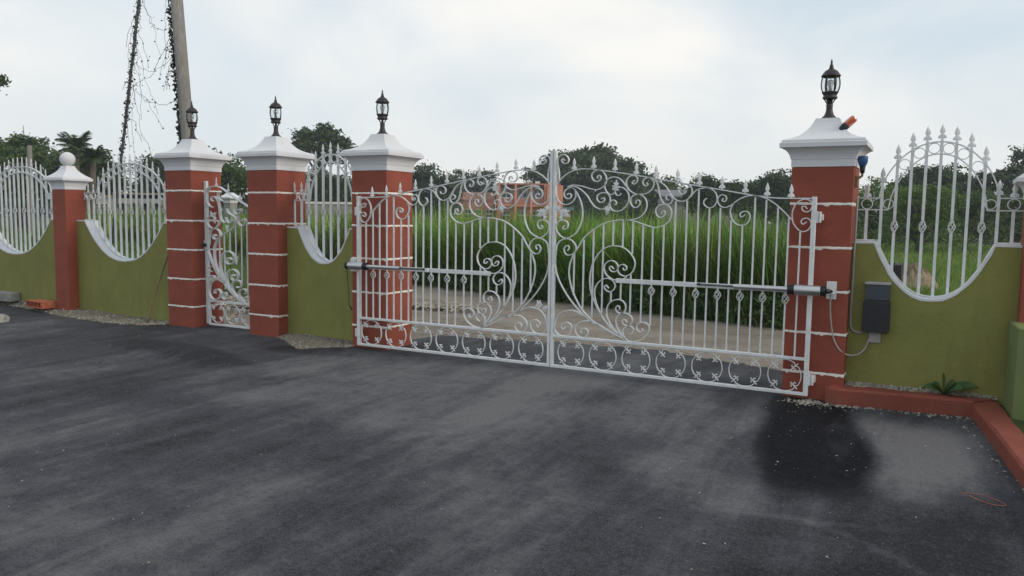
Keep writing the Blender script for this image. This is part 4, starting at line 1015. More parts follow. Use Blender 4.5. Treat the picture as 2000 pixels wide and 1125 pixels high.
cb.tube(smooth_path([(-.015,-.03,.44),(-.06,.06,.395),(-.10,.10,.38),(-.03,.13,.42),(-.002,.13,.42)], .02), .006, 7)
tag(cb.build('cable', 'wire', None, True), 'dark cable hanging from the left gate opener beside its pillar', 'cable')
tag(MB().box(-.055, -.003, .10, .148, .40, .455).build('junction_box', 'grey', None, bevel=.003), 'tiny grey junction box low on the left hinge pillar', 'box')

ph = empty('photocell', (4.965, .10, 1.80), 'blue photocell on a rusty bracket under the big pillar cap', 'sensor')
MB().lathe([(0,.055),(.022,.055),(.026,.060),(.036,.085),(.037,.125),(.033,.132),(.0,.134)], 16, (4.972,.10,1.80)).build('cap', 'blue', ph, True)
MB().lathe([(0,0),(.016,0),(.018,.02),(.022,.054),(0,.054)], 12, (4.972,.10,1.80)).build('socket', 'black', ph, True)
MB().tube([(4.925,.10,1.77),(4.955,.10,1.765),(4.972,.10,1.78),(4.972,.10,1.80)], .010, 8).build('bracket', 'stick', ph)
MB().box(4.9255, 4.945, .07, .13, 1.69, 1.775).build('back_plate', 'stick', ph)

bc = empty('beacon_lamp', (4.825, .10, 2.155), 'tilted orange beacon on the white cap of the big pillar', 'beacon')
ax = Vector((.072, 0, .068)).normalized(); o0 = Vector((4.822, .10, 2.156))
MB().tube([o0-ax*.030, o0+ax*.004, o0+ax*.030], [.024,.030,.030], 16).build('base', 'box_dark', bc, True)
MB().tube([o0+ax*.0305, o0+ax*.036, o0+ax*.095, o0+ax*.108], [.028,.032,.029,.024], 16).build('lens', 'lens', bc, True)

# ------------------------------------------------------------------ things lying along the left wall
tag(MB().box(-7.30, -6.36, -.02, .145, .07, .20).build('concrete_block', 'concrete', None, bevel=.01, seg=2), 'grey concrete block against the olive wall at the left edge', 'block')
def hollow_brick(x, y, z, rz, label):
    t = empty('clay_block', (x, y, z), label, 'brick')
    t.rotation_euler = (0, 0, rz)
    L_, D_, H_ = .44, .20, .095
    mb = MB()
    for a in (0, 1):
        mb.box(-L_/2, L_/2, -D_/2, D_/2, a*(H_-.014), a*(H_-.014)+.014)
    for i in range(5):
        xx = -L_/2 + i*(L_-.014)/4; mb.box(xx, xx+.014, -D_/2+.001, D_/2-.001, .0145, H_-.0145)
    mb.box(-L_/2+.001, L_/2-.001, D_/2-.016, D_/2-.002, .0148, H_-.0148)
    me = mb.mesh('shell', 'clay'); o = bpy.data.objects.new('shell', me); COL.objects.link(o); o.parent = t
hollow_brick(-5.52, -.06, .055, -.12, 'orange hollow clay block lying by the ball-topped pillar')
def rock(name, c, r, label, mat='concrete'):
    bm = bmesh.new(); bmesh.ops.create_icosphere(bm, subdivisions=3, radius=1.0)
    for v in bm.verts:
        d = 1 + .22*math.sin(v.co.x*3+v.co.y*2.2) + .15*math.sin(v.co.z*5+v.co.x*4) + random.uniform(-.05,.05)
        v.co = Vector((v.co.x*r[0]*d, v.co.y*r[1]*d, v.co.z*r[2]*d))
    me = bpy.data.meshes.new(name); bm.to_mesh(me); bm.free(); me.materials.append(MT[mat])
    o = bpy.data.objects.new(name, me); COL.objects.link(o); o.location = c
    return tag(o, label, 'rock')
rock('broken_slab', (-5.05, -.93, .02), (.22, .12, .065), 'broken lump of concrete on the asphalt at the left edge')
tag(MB().tube(smooth_path([(-3.185,-.125,.01),(-3.15,-.06,.30),(-3.11,.02,.58),(-3.07,.115,.88)], .06), [.014]*17 if False else .0125, 7).build('leaning_stick', 'stick', None, True), 'thin dry stick leaning against the long olive wall', 'stick')

# litter: chips, dry leaves and pebbles on the asphalt
vs = []; fs = []
def chip(x, y, r, z=.004):
    k = len(vs); a = random.uniform(0, 6.28); asp = random.uniform(.25, .9)
    q = [(-1,-.5),(.2,-.8),(1,0),(.3,.7),(-.7,.6)]
    for u, w_ in q:
        u *= r; w_ *= r*asp
        vs.append((x+u*math.cos(a)-w_*math.sin(a), y+u*math.sin(a)+w_*math.cos(a), z+random.uniform(0,.004)))
    fs.append((k,k+1,k+2,k+3,k+4))
for i in range(330):
    chip(random.uniform(-4.5, 5.9), random.uniform(-4.8, -.2), random.choice((.004,.005,.006,.008)))
for i in range(110):
    chip(random.gauss(5.0,.42), random.gauss(-1.0,.8), random.choice((.003,.004,.005,.008)))
for i in range(80):
    t = random.random(); chip(5.80+.22*t+random.gauss(-.05,.05), -.1-1.7*t, random.choice((.005,.008,.014)))
for i in range(24):
    chip(random.gauss(4.72,.10), random.gauss(-.22,.08), random.choice((.01,.014,.018)))
struct(MB().add(vs, fs).build('litter', 'chip'), 'stuff', 'pale chips and dry leaves scattered over the asphalt', 'litter')
th = MB().tube(smooth_path([(5.70,-1.93,.006),(5.78,-1.90,.006),(5.86,-1.95,.006),(5.90,-2.02,.006),(5.84,-2.04,.006),(5.77,-1.99,.006),(5.74,-1.95,.009)], .02), .0014, 5).build('red_twine', 'clay')
tag(th, 'thin loop of red twine on the dark asphalt at lower right', 'twine')

# ------------------------------------------------------------------ background field things on the right
MT['pitwall'] = plain('dark_concrete', (0.035, 0.032, 0.028), 0.9, 0.3, 6.0, 0.4, 30)  # one near-black tone for the pit sides and the porch rear wall
pt = empty('concrete_pit', (4.75, 6.1, 0), 'dark square concrete pit behind the right fence panel', 'pit')
for a in ((4.35,5.08,5.9,6.0),(4.35,5.08,6.5,6.6),(4.35,4.45,6.0,6.5),(4.98,5.08,6.0,6.5)):
    MB().box(*a, -.03, .80).build('side', 'pitwall', pt)
bm = bmesh.new(); bmesh.ops.create_grid(bm, x_segments=24, y_segments=20, size=1.0)
for v in bm.verts:
    r = v.co.length; v.co = Vector((v.co.x*.55, v.co.y*.6, max(0, .50*(1-r*r))*(1+random.uniform(-.2,.2)) - .03))
me = bpy.data.meshes.new('sand_heap'); bm.to_mesh(me); bm.free(); me.materials.append(MT['mound'])
o = bpy.data.objects.new('sand_heap', me); COL.objects.link(o); o.location = (5.08, 12.4, 0); tag(o, 'small sand heap in the grass behind the right fence panel', 'heap')

# ------------------------------------------------------------------ grass and leaf helpers
def crown_mesh(name, blobs, n_clump, per, leaf, mat, flat=.75, spread=.24):
    # leaf pads on and inside lumpy ellipsoids; pad centres thin out towards the inside
    ctr = []; rad = []
    vol = np.array([b_[3]*b_[4]+b_[3]*b_[5] for b_ in blobs]); vol /= vol.sum()
    for b_, f_ in zip(blobs, vol):
        k = max(6, int(n_clump*3*f_))
        u = rng.normal(size=(k,3)); u /= np.linalg.norm(u, axis=1)[:,None]
        u[:,2] = np.where(u[:,2] < -.55, -u[:,2], u[:,2])
        r = 1 - .55*rng.random(k)**1.7
        lump = 1 + .13*np.sin(u[:,0]*5.1+b_[0]) + .11*np.sin(u[:,2]*6.3+u[:,1]*4+b_[1])
        ctr.append(np.array(b_[:3]) + u*(r*lump)[:,None]*np.array(b_[3:6]))
        rad.append(np.full(k, .20*min(b_[3], b_[5]*1.5)+leaf*.6)*rng.uniform(.6,1.4,k))
    ctr = np.vstack(ctr); rad = np.concatenate(rad); k = len(ctr)
    per = max(14, int(per*.5))
    g = rng.normal(0, .55, size=(k, per, 3))
    P = (ctr[:,None,:] + g*rad[:,None,None]*np.array([1,1,.55])).reshape(-1,3)
    N = len(P)
    nrm = rng.normal(size=(N,3))*.8 + np.array([0,0,.9]); nrm /= np.linalg.norm(nrm,axis=1)[:,None]
    a = np.cross(nrm, rng.normal(size=(N,3))); a /= np.linalg.norm(a,axis=1)[:,None]; b2 = np.cross(nrm, a)
    s_ = leaf*.8*rng.uniform(.5,1.4,N)[:,None]
    V = np.stack([P-a*s_*.5, P+b2*s_*.30+nrm*s_*.08, P+a*s_*.55, P-b2*s_*.30+nrm*s_*.08], 1).reshape(-1,3)
    Fq = np.arange(4*N).reshape(-1,4)
    return V, Fq, ctr
def blades(pos, hgt, wid, lean, cols, seg=4):
    nb = len(pos); t = np.linspace(0, 1, seg+1)
    az = rng.uniform(0, 2*np.pi, nb); ld = rng.uniform(0, 2*np.pi, nb)
    ln = lean*hgt
    ctr = pos[:, None, :] + np.stack([np.cos(ld)[:,None]*ln[:,None]*t**2.2, np.sin(ld)[:,None]*ln[:,None]*t**2.2, hgt[:,None]*(t - .28*(lean/.6)[:,None]*t**3)], 2)
    wv = wid[:,None]*(1-t**1.6*.96)
    sd = np.stack([np.cos(az), np.sin(az), np.zeros(nb)], 1)
    A = ctr - sd[:,None,:]*wv[:,:,None]/2; B = ctr + sd[:,None,:]*wv[:,:,None]/2
    V = np.stack([A, B], 2).reshape(nb, -1, 3)
    K = 2*(seg+1)
    f = np.array([(2*i, 2*i+1, 2*i+3, 2*i+2) for i in range(seg)])
    Fq = (f[None] + (np.arange(nb)*K)[:,None,None]).reshape(-1, 4)
    tint = np.repeat(cols[:,None,:], K, 1).reshape(-1, 3)
    return V.reshape(-1, 3), Fq, tint
def grass_cols(nb, base, dry, pdry, var=.35):
    c = np.array(base)[None]*np.exp(rng.normal(0, var, (nb,1)))*np.exp(rng.normal(0,.08,(nb,3)))
    d = rng.random(nb) < pdry
    c[d] = np.array(dry)*np.exp(rng.normal(0,.2,(d.sum(),1)))
    return np.clip(c, 0, .6)
def tall(nb, x0, x1, deep, h0, h1, wd, name_cols, power=1.6):
    # tussocks: tufts with leaning blades
    nt = nb//26
    tx = rng.uniform(x0, x1, nt); ty = GL(tx) + rng.random(nt)**power*deep + .15
    th_ = rng.uniform(h0, h1, nt)
    idx = rng.integers(0, nt, nb)
    p = np.stack([tx[idx]+rng.normal(0,.13,nb), ty[idx]+np.abs(rng.normal(0,.13,nb)), np.full(nb,-.03)], 1)
    h = th_[idx]*rng.uniform(.55, 1.12, nb)
    tt = np.exp(rng.normal(0,.30,(nt,1)))*np.array([1,1,1])[None]*np.stack([np.exp(rng.normal(0,.16,nt)), np.ones(nt), np.exp(rng.normal(0,.2,nt))],1)
    tt *= np.exp(.32*np.sin(tx*1.3+1.0)+.25*np.sin(ty*1.9+tx*.7))[:,None]
    return blades(p, h, wd*rng.uniform(.6,1.3,nb), rng.uniform(.05,.80,nb)**1.1, np.clip(grass_cols(nb, *name_cols)*tt[idx], 0, .6))
parts = [tall(42000, -4.6, 3.95, 2.6, .85, 1.62, .022, ((.112,.225,.036),(.30,.27,.13),.06,.38)),
         tall(18000, -6.5, 3.7, 7.0, 1.35, 1.80, .026, ((.160,.300,.048),(.33,.30,.15),.06,.35), 1.0),
         tall(22000, -30, -3.5, 6.0, 1.2, 1.85, .045, ((.155,.250,.052),(.28,.26,.12),.05,.35), 1.0)]
parts.append(tall(2600, -4.6, 3.9, 3.0, 1.25, 1.75, .010, ((.30,.26,.14),(.34,.30,.17),.5,.2)))
# low fringe where the grass meets the road
nb = 9000; x = rng.uniform(-12, 3.9, nb); p = np.stack([x, GL(x)+rng.normal(.12,.16,nb), np.full(nb,-.03)], 1)
parts.append(blades(p, rng.uniform(.10,.60,nb)*rng.uniform(.5,1.2,nb), rng.uniform(.006,.014,nb), rng.uniform(.2,.9,nb), grass_cols(nb, (.07,.13,.028),(.24,.21,.11),.15)))
# rough grass inside, behind the walk-in gate
nb = 30000; x = -4.2-rng.random(nb)**1.3*36; p = np.stack([x, np.where(x < -8, 1.2, 2.9)+rng.random(nb)*(GL(x)-np.where(x < -8, 1.0, 2.7)), np.full(nb,-.03)], 1)
parts.append(blades(p, rng.uniform(.10,.42,nb)*(1-x/40), rng.uniform(.010,.022,nb)*(1-x/14), rng.uniform(.2,.9,nb), grass_cols(nb, (.105,.175,.04),(.24,.22,.11),.10)))
def join_blades(parts, name):
    off = 0; VV=[]; FF=[]; TT=[]
    for V, Fq, T in parts:
        VV.append(V); FF.append(Fq+off); TT.append(T); off += len(V)
    me = mesh_from_arrays(name, np.vstack(VV), np.vstack(FF), 'blade', np.vstack(TT))
    o = bpy.data.objects.new(name, me); COL.objects.link(o); return o
struct(join_blades(parts, 'tall_grass'), 'stuff', 'tall green grass growing beyond the sandy road', 'grass')
# broad-leaved roadside weeds at the foot of the tall grass
wb = []
for i in range(70):
    x = random.uniform(-7, 3.8); r_ = random.uniform(.12,.30); wb.append((x, GL(x)+random.uniform(-.05,.35), r_*.6, r_*1.3, r_, r_*random.uniform(.7,1.3)))
V_, F_, _c = crown_mesh('weeds', wb, 330, 40, .075, 'leaf_weed')
V_[:,2] = np.maximum(V_[:,2], -.01)
o = bpy.data.objects.new('roadside_weeds', mesh_from_arrays('roadside_weeds', V_, F_, 'leaf_weed')); COL.objects.link(o)
struct(o, 'stuff', 'low broad-leaved weeds along the far edge of the sandy road', 'weeds')
# short meadow grass on the right
nb = 60000
d = 5.2 + (rng.random(nb)**1.5)*42; lat = rng.uniform(-.18, .28, nb)
x = 5.52 + lat*(d+6.6)*1.05 - .02*(d+6.6); p = np.stack([x, d, np.full(nb,-.03)], 1)
keep = (p[:,0] > 3.6) | (p[:,1] > GL(p[:,0])+9)
p = p[keep]; nb = len(p); sc_ = 1 + p[:,1]/22
pp = [blades(p, rng.uniform(.08,.24,nb)*np.where(rng.random(nb)<.05,2.0,1), .012*sc_*rng.uniform(.7,1.4,nb), rng.uniform(.1,.7,nb), grass_cols(nb, (.150,.245,.042),(.28,.27,.11),.05,.25), 3)]
struct(join_blades(pp, 'meadow_grass'), 'stuff', 'short bright meadow grass behind the right fence panel', 'grass')
# tuft by the kerb at the right edge
nb = 1500; x = rng.normal(6.30,.13,nb); y = rng.normal(-1.05,.42,nb); p = np.stack([np.maximum(x, 6.05-.116*y*-1*0+.03), y, np.full(nb,.09)], 1)
p[:,0] = np.maximum(p[:,0], 6.0 + (-p[:,1])*.105 + .10)
pp = [blades(p, rng.uniform(.05,.17,nb), rng.uniform(.003,.007,nb), rng.uniform(.2,.9,nb), grass_cols(nb,(.07,.12,.03),(.24,.21,.11),.15), 3)]
struct(join_blades(pp, 'verge_grass'), 'stuff', 'rough grass tuft at the foot of the low bright green wall', 'grass')

# ------------------------------------------------------------------ trees
def tree(name, base, blobs, n_clump, per, leaf, mat, label, trunk_r=.3, fork=.45, group=None, trunks=1, flat=.75, spread=.24):
    t = empty(name, base, label, 'tree' if 'bush' not in name else 'bush', group)
    V, Fq, ctr = crown_mesh('crown', blobs, n_clump, per, leaf, mat, flat, spread)
    me = mesh_from_arrays('crown', V-np.array(base), Fq, mat)
    o = bpy.data.objects.new('crown', me); COL.objects.link(o); o.parent = t
    zc = np.mean([b_[2]-b_[5]*.4 for b_ in blobs]); B = Vector(base)
    fk = Vector((base[0]+random.uniform(-.2,.2), base[1], base[2]+(zc-base[2])*fork*1.4))
    mb = MB().tube([B-Vector((0,0,.1)), B.lerp(fk,.5)+Vector((random.uniform(-.1,.1),0,0)), fk], [trunk_r*1.25, trunk_r, trunk_r*.8], 8)
    sel = ctr[rng.choice(len(ctr), min(len(ctr), 14), replace=False)]
    for c_ in sel:
        e_ = Vector(c_); mid = fk.lerp(e_, .5)+Vector((0,0,(e_.z-fk.z)*.15))
        mb.tube([fk-Vector((0,0,.2)), mid, e_], [trunk_r*.5, trunk_r*.3, trunk_r*.08], 5)
    mb.build('trunk', 'bark', t, True)
    return t
def dome(cx, cy, z0, z1, rx, ry, k=16, thick=.16):     # umbrella crown: flattened pads on a dome
    out = []
    for i in range(k):
        a = 2*math.pi*i/k*2.4; r = math.sqrt((i+.5)/k)
        out.append((cx+rx*r*math.cos(a)*.86, cy+ry*r*math.sin(a)*.86, z0+(z1-z0)*(1-r*r*.62)*random.uniform(.86,.95), rx*.30, ry*.30, (z1-z0)*thick))
    return out
G_ = 'trees beyond the fence'
# broad rain tree behind the drive gate
tree('rain_tree', (-32.0,82,0), dome(-32.0,82,2.4,9.1,8.2,7.0,34,.17)+[(-32,82,3.9,6.8,5.6,2.2),(-35.5,81,3.2,4.5,4,2.0),(-27.5,83,2.8,3.4,3.5,1.8)], 330, 60, .55, 'leaf_dark', 'broad dark rain tree rising behind the middle of the drive gate', .5, .4, G_)
tree('rain_tree', (-43.0,47.5,0), dome(-43.0,47.5,4.6,8.9,3.3,3.0,20,.15)+[(-39.8,48.2,6.5,.9,.9,.6),(-42.8,47.6,3.2,2.8,2.6,1.4),(-40.6,48.6,2.8,1.8,1.8,1.2)], 170, 60, .34, 'leaf_dark', 'umbrella-shaped tree seen above the short wall left of the drive gate', .3, .5, G_)
tree('leafy_tree', (-36.2,40.8,0), [(-36.9,40.4,3.2,1.5,1.4,1.4),(-35.3,41.4,2.9,1.4,1.3,1.4),(-36.2,40.8,1.8,2.4,1.6,1.2),(-34.4,41.8,2.2,1.2,1.2,1.3)], 130, 55, .26, 'leaf_dark', 'dark tree filling the lower part of the short fence arch', .2, .4, G_)
tree('leafy_tree', (-36.8,56.5,0), [(-37.6,56,3.6,1.9,1.9,2.4),(-35.9,56.8,3.2,1.6,1.6,1.9),(-38.6,55.6,3.0,1.5,1.4,2.4),(-37,56.2,1.9,3.0,2,1.2)], 150, 55, .36, 'leaf_blue', 'dark leafy tree just right of the left hinge pillar', .25, .4, G_)
tree('leafy_tree', (-47.5,81.0,0), [(-48.9,80.3,4.9,1.9,1.9,1.9),(-46.4,81.4,5.0,2.2,2.0,2.2),(-47.6,80.9,3.2,4.0,2.4,2.6),(-44.6,82.5,3.6,2.0,1.8,1.8)], 140, 55, .36, 'leaf_blue', 'dark leafy tree above the left part of the drive gate, left of the salmon house', .25, .4, G_)
tree('leafy_tree', (-30.0,25.8,0), [(-30.2,25.8,2.9,1.2,1.2,1.4),(-29.3,26.3,2.5,1.0,1.0,1.3),(-30.9,25.4,2.3,1.0,1.0,1.3)], 90, 60, .20, 'leaf_mid', 'rounded green tree showing between the pillars of the walk-in gate', .18, .4, G_)
tree('rain_tree', (-46.0,23,0), dome(-46.6,23,2.6,5.7,4.6,4.2,24,.16)+[(-43.6,24.4,4.4,1.7,1.6,.6),(-46,23,2.4,3.6,3.4,1.0)], 200, 60, .30, 'leaf_mid', 'wide spreading tree behind the leftmost fence panel', .35, .5, G_)
tree('leafy_tree', (-37.5,22,0), [(-38.4,21.6,3.2,1.2,1.2,1.5),(-36.9,22.1,3.5,1.1,1.1,1.2),(-36.2,22.6,2.6,1.0,1.0,1.4),(-37.4,21.9,2.0,2.0,1.6,1.3)], 130, 60, .24, 'leaf_dark', 'dense tree behind the palm near the ball-topped pillar', .25, .4, G_)
tree('leafy_tree', (-37.0,20.4,0), [(-36.6,20.6,3.0,.55,.5,.4),(-35.9,20.9,2.6,.6,.5,.35),(-36.2,20.6,2.0,.8,.6,.7)], 40, 45, .22, 'leaf_dry', 'brownish fading tree beside the palm', .12, .5, G_)
tree('leafy_tree', (-46.8,34,0), [(-47.0,34,4.1,1.6,1.5,1.2),(-46.2,34.4,3.2,1.7,1.5,1.2),(-47.4,33.8,2.4,1.8,1.6,1.3)], 100, 55, .30, 'leaf_dark', 'dark tree just left of the leftmost lantern pillar', .25, .45, G_)
tree('rain_tree', (-39.6,15.2,0), [(-38.1,16.2,7.7,1.4,1.2,.55),(-36.75,16.95,7.65,.55,.5,.22),(-36.95,16.9,7.95,.5,.4,.18),(-39.4,15.4,8.6,1.8,1.6,.8),(-39.9,15,7.2,1.6,1.5,.6)], 90, 50, .22, 'leaf_dark', 'tall tree reaching in from the left edge with one leafy branch', .3, .8, G_)
tree('leafy_tree', (-10.0,53.5,0), [(-10.2,53.5,3.2,1.3,1.3,1.2),(-9.2,53.8,2.6,1.4,1.3,1.4),(-10.9,53.2,2.4,1.0,1.0,1.2)], 100, 55, .28, 'leaf_dark', 'leftmost dark tree of the row left of the big pillar', .2, .4, G_)
tree('leafy_tree', (-7.6,54.8,0), [(-7.8,54.8,3.0,1.5,1.4,1.2),(-6.7,55,2.8,1.3,1.3,1.3),(-8.5,54.4,2.4,1.2,1.2,1.3)], 100, 55, .28, 'leaf_dark', 'middle dark tree of the row left of the big pillar', .2, .4, G_)
tree('leafy_tree', (-4.5,51,0), [(-4.7,51,3.3,1.2,1.2,1.2),(-5.6,50.6,3.0,1.1,1.1,1.2),(-3.7,51.2,2.8,1.4,1.3,1.7),(-4.6,50.9,2.0,2.0,1.5,1.1)], 110, 55, .28, 'leaf_blue', 'dark tree of the row touching the left side of the big pillar', .2, .4, G_)
tree('leafy_bush', (-19.0,71.5,0), [(-19.2,71.6,3.6,1.9,1.7,1.6),(-17.7,72.2,2.6,1.8,1.6,1.6),(-20.5,71,2.6,1.5,1.5,1.6)], 100, 50, .38, 'leaf_mid', 'green bush right of the rain tree, above the right gate leaf', .2, .4, G_)
tree('leafy_bush', (-14.2,66.0,0), [(-14.6,66,2.6,2.2,1.6,1.2),(-12.4,67,2.2,1.8,1.6,1.1)], 70, 50, .36, 'leaf_dark', 'low dark bush behind the grey-roofed shed', .2, .4, G_)
for bx_, by_, bz_, br_, lb_ in ((-30.5,76,1.9,3.2,'dark undergrowth below the left half of the rain tree'),(-25.6,77,1.8,3.0,'dark undergrowth below the right half of the rain tree'),(-21.5,74,1.5,2.4,'low dark bush right of the rain tree trunk')):
    tree('leafy_bush', (bx_,by_,0), [(bx_-br_*.5,by_,bz_,br_*.6,1.6,bz_*.75),(bx_+br_*.4,by_,bz_*.8,br_*.7,1.6,bz_*.8),(bx_,by_-.5,bz_*.5,br_,1.6,bz_*.6)], 90, 50, .40, 'leaf_dark', lb_, .15, .3, G_)
tree('vine_tree', (-.55,40,0), [(-.72,40,4.1,.22,.25,.8),(-.60,40,3.2,.32,.3,.8),(-.45,40,5.0,.2,.2,.5),(-.2,40,4.6,.35,.3,.9)], 40, 30, .12, 'leaf_light', 'slender viny sapling peeking out left of the big pillar cap', .06, .7, G_)
tree('leafy_tree', (5.2,61.8,0), [(5.0,61.9,4.3,2.0,1.6,1.2),(6.6,62,3.6,1.6,1.4,1.2),(3.4,61.6,3.4,1.5,1.4,1.2),(5,61.7,2.3,3.6,2.0,1.6)], 170, 60, .32, 'leaf_dark', 'dark domed tree filling the middle of the right fence arch', .3, .4, G_)
tree('leafy_bush', (2.75,37.5,0), [(2.7,37.5,2.4,1.1,1.0,1.05),(3.5,37.8,1.9,.9,.9,1.1),(2.0,37.2,1.6,.9,.9,1.2),(2.8,37.2,.8,1.6,1,.8)], 90, 60, .17, 'leaf_light', 'green bush just right of the big pillar, behind the fence', .12, .35, G_)
tree('leafy_bush', (4.8,33,0), [(4.7,33,2.2,.95,.9,.85),(5.5,33.3,1.9,.9,.8,.9),(4.0,32.8,1.6,.9,.8,1.0),(4.9,32.8,.8,1.7,1,.85)], 110, 60, .15, 'leaf_light', 'lighter green bush in front of the dark domed tree', .12, .35, G_)
tree('leafy_bush', (6.7,37.3,0), [(6.6,37.4,2.1,1.1,1,.8),(7.5,37.7,1.8,1,.9,.9),(5.9,37,1.5,.9,.8,.9),(6.8,36.9,.8,1.8,1,.8)], 90, 60, .16, 'leaf_mid', 'green bush right of the middle of the right fence arch', .12, .35, G_)
tree('leafy_bush', (8.6,40.4,0), [(8.4,40.5,2.0,1.1,1,.9),(9.5,41,1.9,1.1,1,1.0),(10.6,41.4,1.8,1.0,1,1.0),(9.3,40.3,.8,2.2,1,.85)], 100, 60, .17, 'leaf_mid', 'green bush below the slim pillar cap at the right edge', .12, .35, G_)
tree('rain_tree', (9.3,58.2,0), dome(9.3,58.3,2.6,5.0,2.5,2.2,14,.15)+[(9.3,58,2.3,2.6,2,1.2)], 110, 50, .28, 'leaf_blue', 'flat-topped tree near the right edge above the fence', .2, .5, G_)
tree('leafy_tree', (10.9,65,0), [(10.9,65.2,5.9,.8,.8,1.3),(11.4,65.2,4.6,1.1,1,1.4),(10.6,64.9,3.2,1.3,1.2,1.3)], 70, 45, .30, 'leaf_blue', 'tall thin tree at the right edge of the picture', .2, .5, G_)

# far woods: one low dark mass along the horizon
u = rng.random(2600)
cx_ = np.interp(u, (0,1), (-132, 34)) ; cy_ = np.interp(u, (0,1), (66, 150)) + rng.normal(0, 3, 2600)
hh = 2.4 + 1.0*np.sin(u*37) + .7*np.sin(u*91+1)
cz_ = rng.random(2600)**.6*hh
P_ = (np.stack([cx_, cy_, cz_], 1)[:,None,:] + rng.normal(0, .55, (2600, 12, 3))).reshape(-1, 3)
N_ = len(P_); q_ = rng.normal(size=(N_,3)); q_ /= np.linalg.norm(q_,axis=1)[:,None]; a_ = np.cross(q_, rng.normal(size=(N_,3))); a_ /= np.linalg.norm(a_,axis=1)[:,None]; b_ = np.cross(q_, a_)
s_ = .75*rng.uniform(.5,1.3,N_)[:,None]
V_ = np.stack([P_-a_*s_*.5, P_+b_*s_*.3, P_+a_*s_*.5, P_-b_*s_*.3], 1).reshape(-1,3); V_[:,2] = np.maximum(V_[:,2], -.02)
o = bpy.data.objects.new('far_woods', mesh_from_arrays('far_woods', V_, np.arange(4*N_).reshape(-1,4), 'leaf_blue')); COL.objects.link(o)
struct(o, 'stuff', 'far-off low woods along the horizon', 'woods')

def frond(mb_r, vs, fs, base, az, rise, length, droop):
    k = 12; pts = []
    for i in range(k+1):
        t = i/k
        h = length*t*math.cos(rise)*(1-.1*t); z = length*t*math.sin(rise) - droop*length*t*t
        pts.append(Vector(base)+Vector((math.cos(az)*h, math.sin(az)*h, z)))
    mb_r.tube(pts, [.03*(1-.85*i/k) for i in range(k+1)], 4)
    for i in range(2, k*3):
        t = i/(k*3); a = t*k; j = min(int(a), k-1); p = pts[j].lerp(pts[j+1], a-j); tg = (pts[j+1]-pts[j]).normalized()
        sd = tg.cross(Vector((0,0,1))).normalized()
        ll = length*.30*(math.sin(math.pi*min(1, t*.85+.12)))
        for sg in (-1, 1):
            d_ = (sd*sg*.8+tg*.7+Vector((0,0,-.25+random.uniform(-.2,.25)))).normalized()
            q = p+d_*ll; w_ = tg*.03; n_ = len(vs)
            vs.extend([p-w_, p+w_, q+w_*.15+Vector((0,0,-ll*.12))]); fs.append((n_, n_+1, n_+2))
def palm(base, top, n_f, L_, label, seed):
    random.seed(seed)
    t = empty('palm_tree', base, label, 'palm', 'palms behind the left fence')
    B = Vector(base); T = Vector(top)
    MB().tube([B-Vector((0,0,.1)), B.lerp(T,.5)+Vector((.08,0,0)), T], [.20,.15,.12], 8).build('trunk', 'bark', t, True)
    r_ = MB(); vs = []; fs = []
    for i in range(n_f):
        frond(r_, vs, fs, top, 2*math.pi*i/n_f+random.uniform(-.2,.2), random.uniform(-.1,1.25), L_*random.uniform(.85,1.1), random.uniform(.25,.55))
    r_.build('frond_rib', 'leaf_dark', t); MB().add(vs, fs).build('frond', 'leaf_dark', t)
palm((-33.0,18.4,0), (-33.15,18.5,4.45), 24, 1.55, 'taller palm rising above the trees beside the ball-topped pillar', 3)
palm((-30.9,17.6,0), (-30.5,17.65,3.85), 20, 1.25, 'shorter palm to the right of the taller palm', 5)
random.seed(21)

# ------------------------------------------------------------------ far buildings
def window(parent, x0, x1, y, z0, z1, nx=2, nz=2, mat='housewhite'):
    f_ = MB().box(x0, x1, y-.06, y, z0, z1).build('window', mat, parent)
    for i in range(nx):
        for j in range(nz):
            gx = (x1-x0)/nx; gz = (z1-z0)/nz
            MB().box(x0+gx*i+gx*.10, x0+gx*(i+1)-gx*.10, y-.08, y-.062, z0+gz*j+gz*.1, z0+gz*(j+1)-gz*.1).build('pane', 'pane', f_)
hb = empty('salmon_house', (0,0,0), 'salmon and orange two-storey house behind the left gate leaf', 'house')
MB().box(3.9, 10.7, 1.6, 7, 0, 4.70).build('wall', 'cream', hb)
MB().box(3.7, 10.9, .4, 7.1, 4.705, 4.86).build('roof', 'pink', hb)
MB().box(9.4, 11.1, -.4, 1.59, 0, 4.66).build('wing', 'orange', hb)
MB().box(3.9, 9.39, .2, 1.59, 2.35, 2.55).build('balcony_floor', 'orange', hb)
MB().box(3.9, 9.39, .2, .32, 2.56, 3.20).build('balcony_wall', 'pink', hb)
MB().box(3.95, 9.3, .9, 1.59, 0, 2.34).build('ground_floor', 'orange', hb)
for x in (4.1, 5.9, 7.6, 9.1): MB().box(x, x+.25, .0, .195, 0, 4.70).build('column', 'orange', hb)
for x in (4.5, 6.3, 8.0): window(hb, x, x+1.0, 1.595, 3.25, 4.35, 2, 1)
for x in (4.6, 6.2, 7.9): window(hb, x, x+.8, .895, .9, 1.9, 2, 2)
MB().box(-.3, 3.69, 1.0, 6, 0, 2.95).build('side_wing', 'pink', hb)
MB().box(-.5, 3.69, .9, 1.0, 2.96, 3.04).build('terrace_edge', 'pink', hb)
MB().box(-.5, 3.69, .91, 1.0, 3.72, 3.80).build('terrace_rail', 'pink', hb)
for i in range(14): MB().box(-.45+.31*i, -.33+.31*i, .92, .99, 3.045, 3.715).build('baluster', 'pink', hb)
MB().box(-.2, 3.69, 3.0, 6, 2.96, 3.9).build('upper_wall', 'cream', hb)
for x in (.5, 1.6, 2.8): window(hb, x, x+.7, .995, 1.0, 2.0, 2, 2)
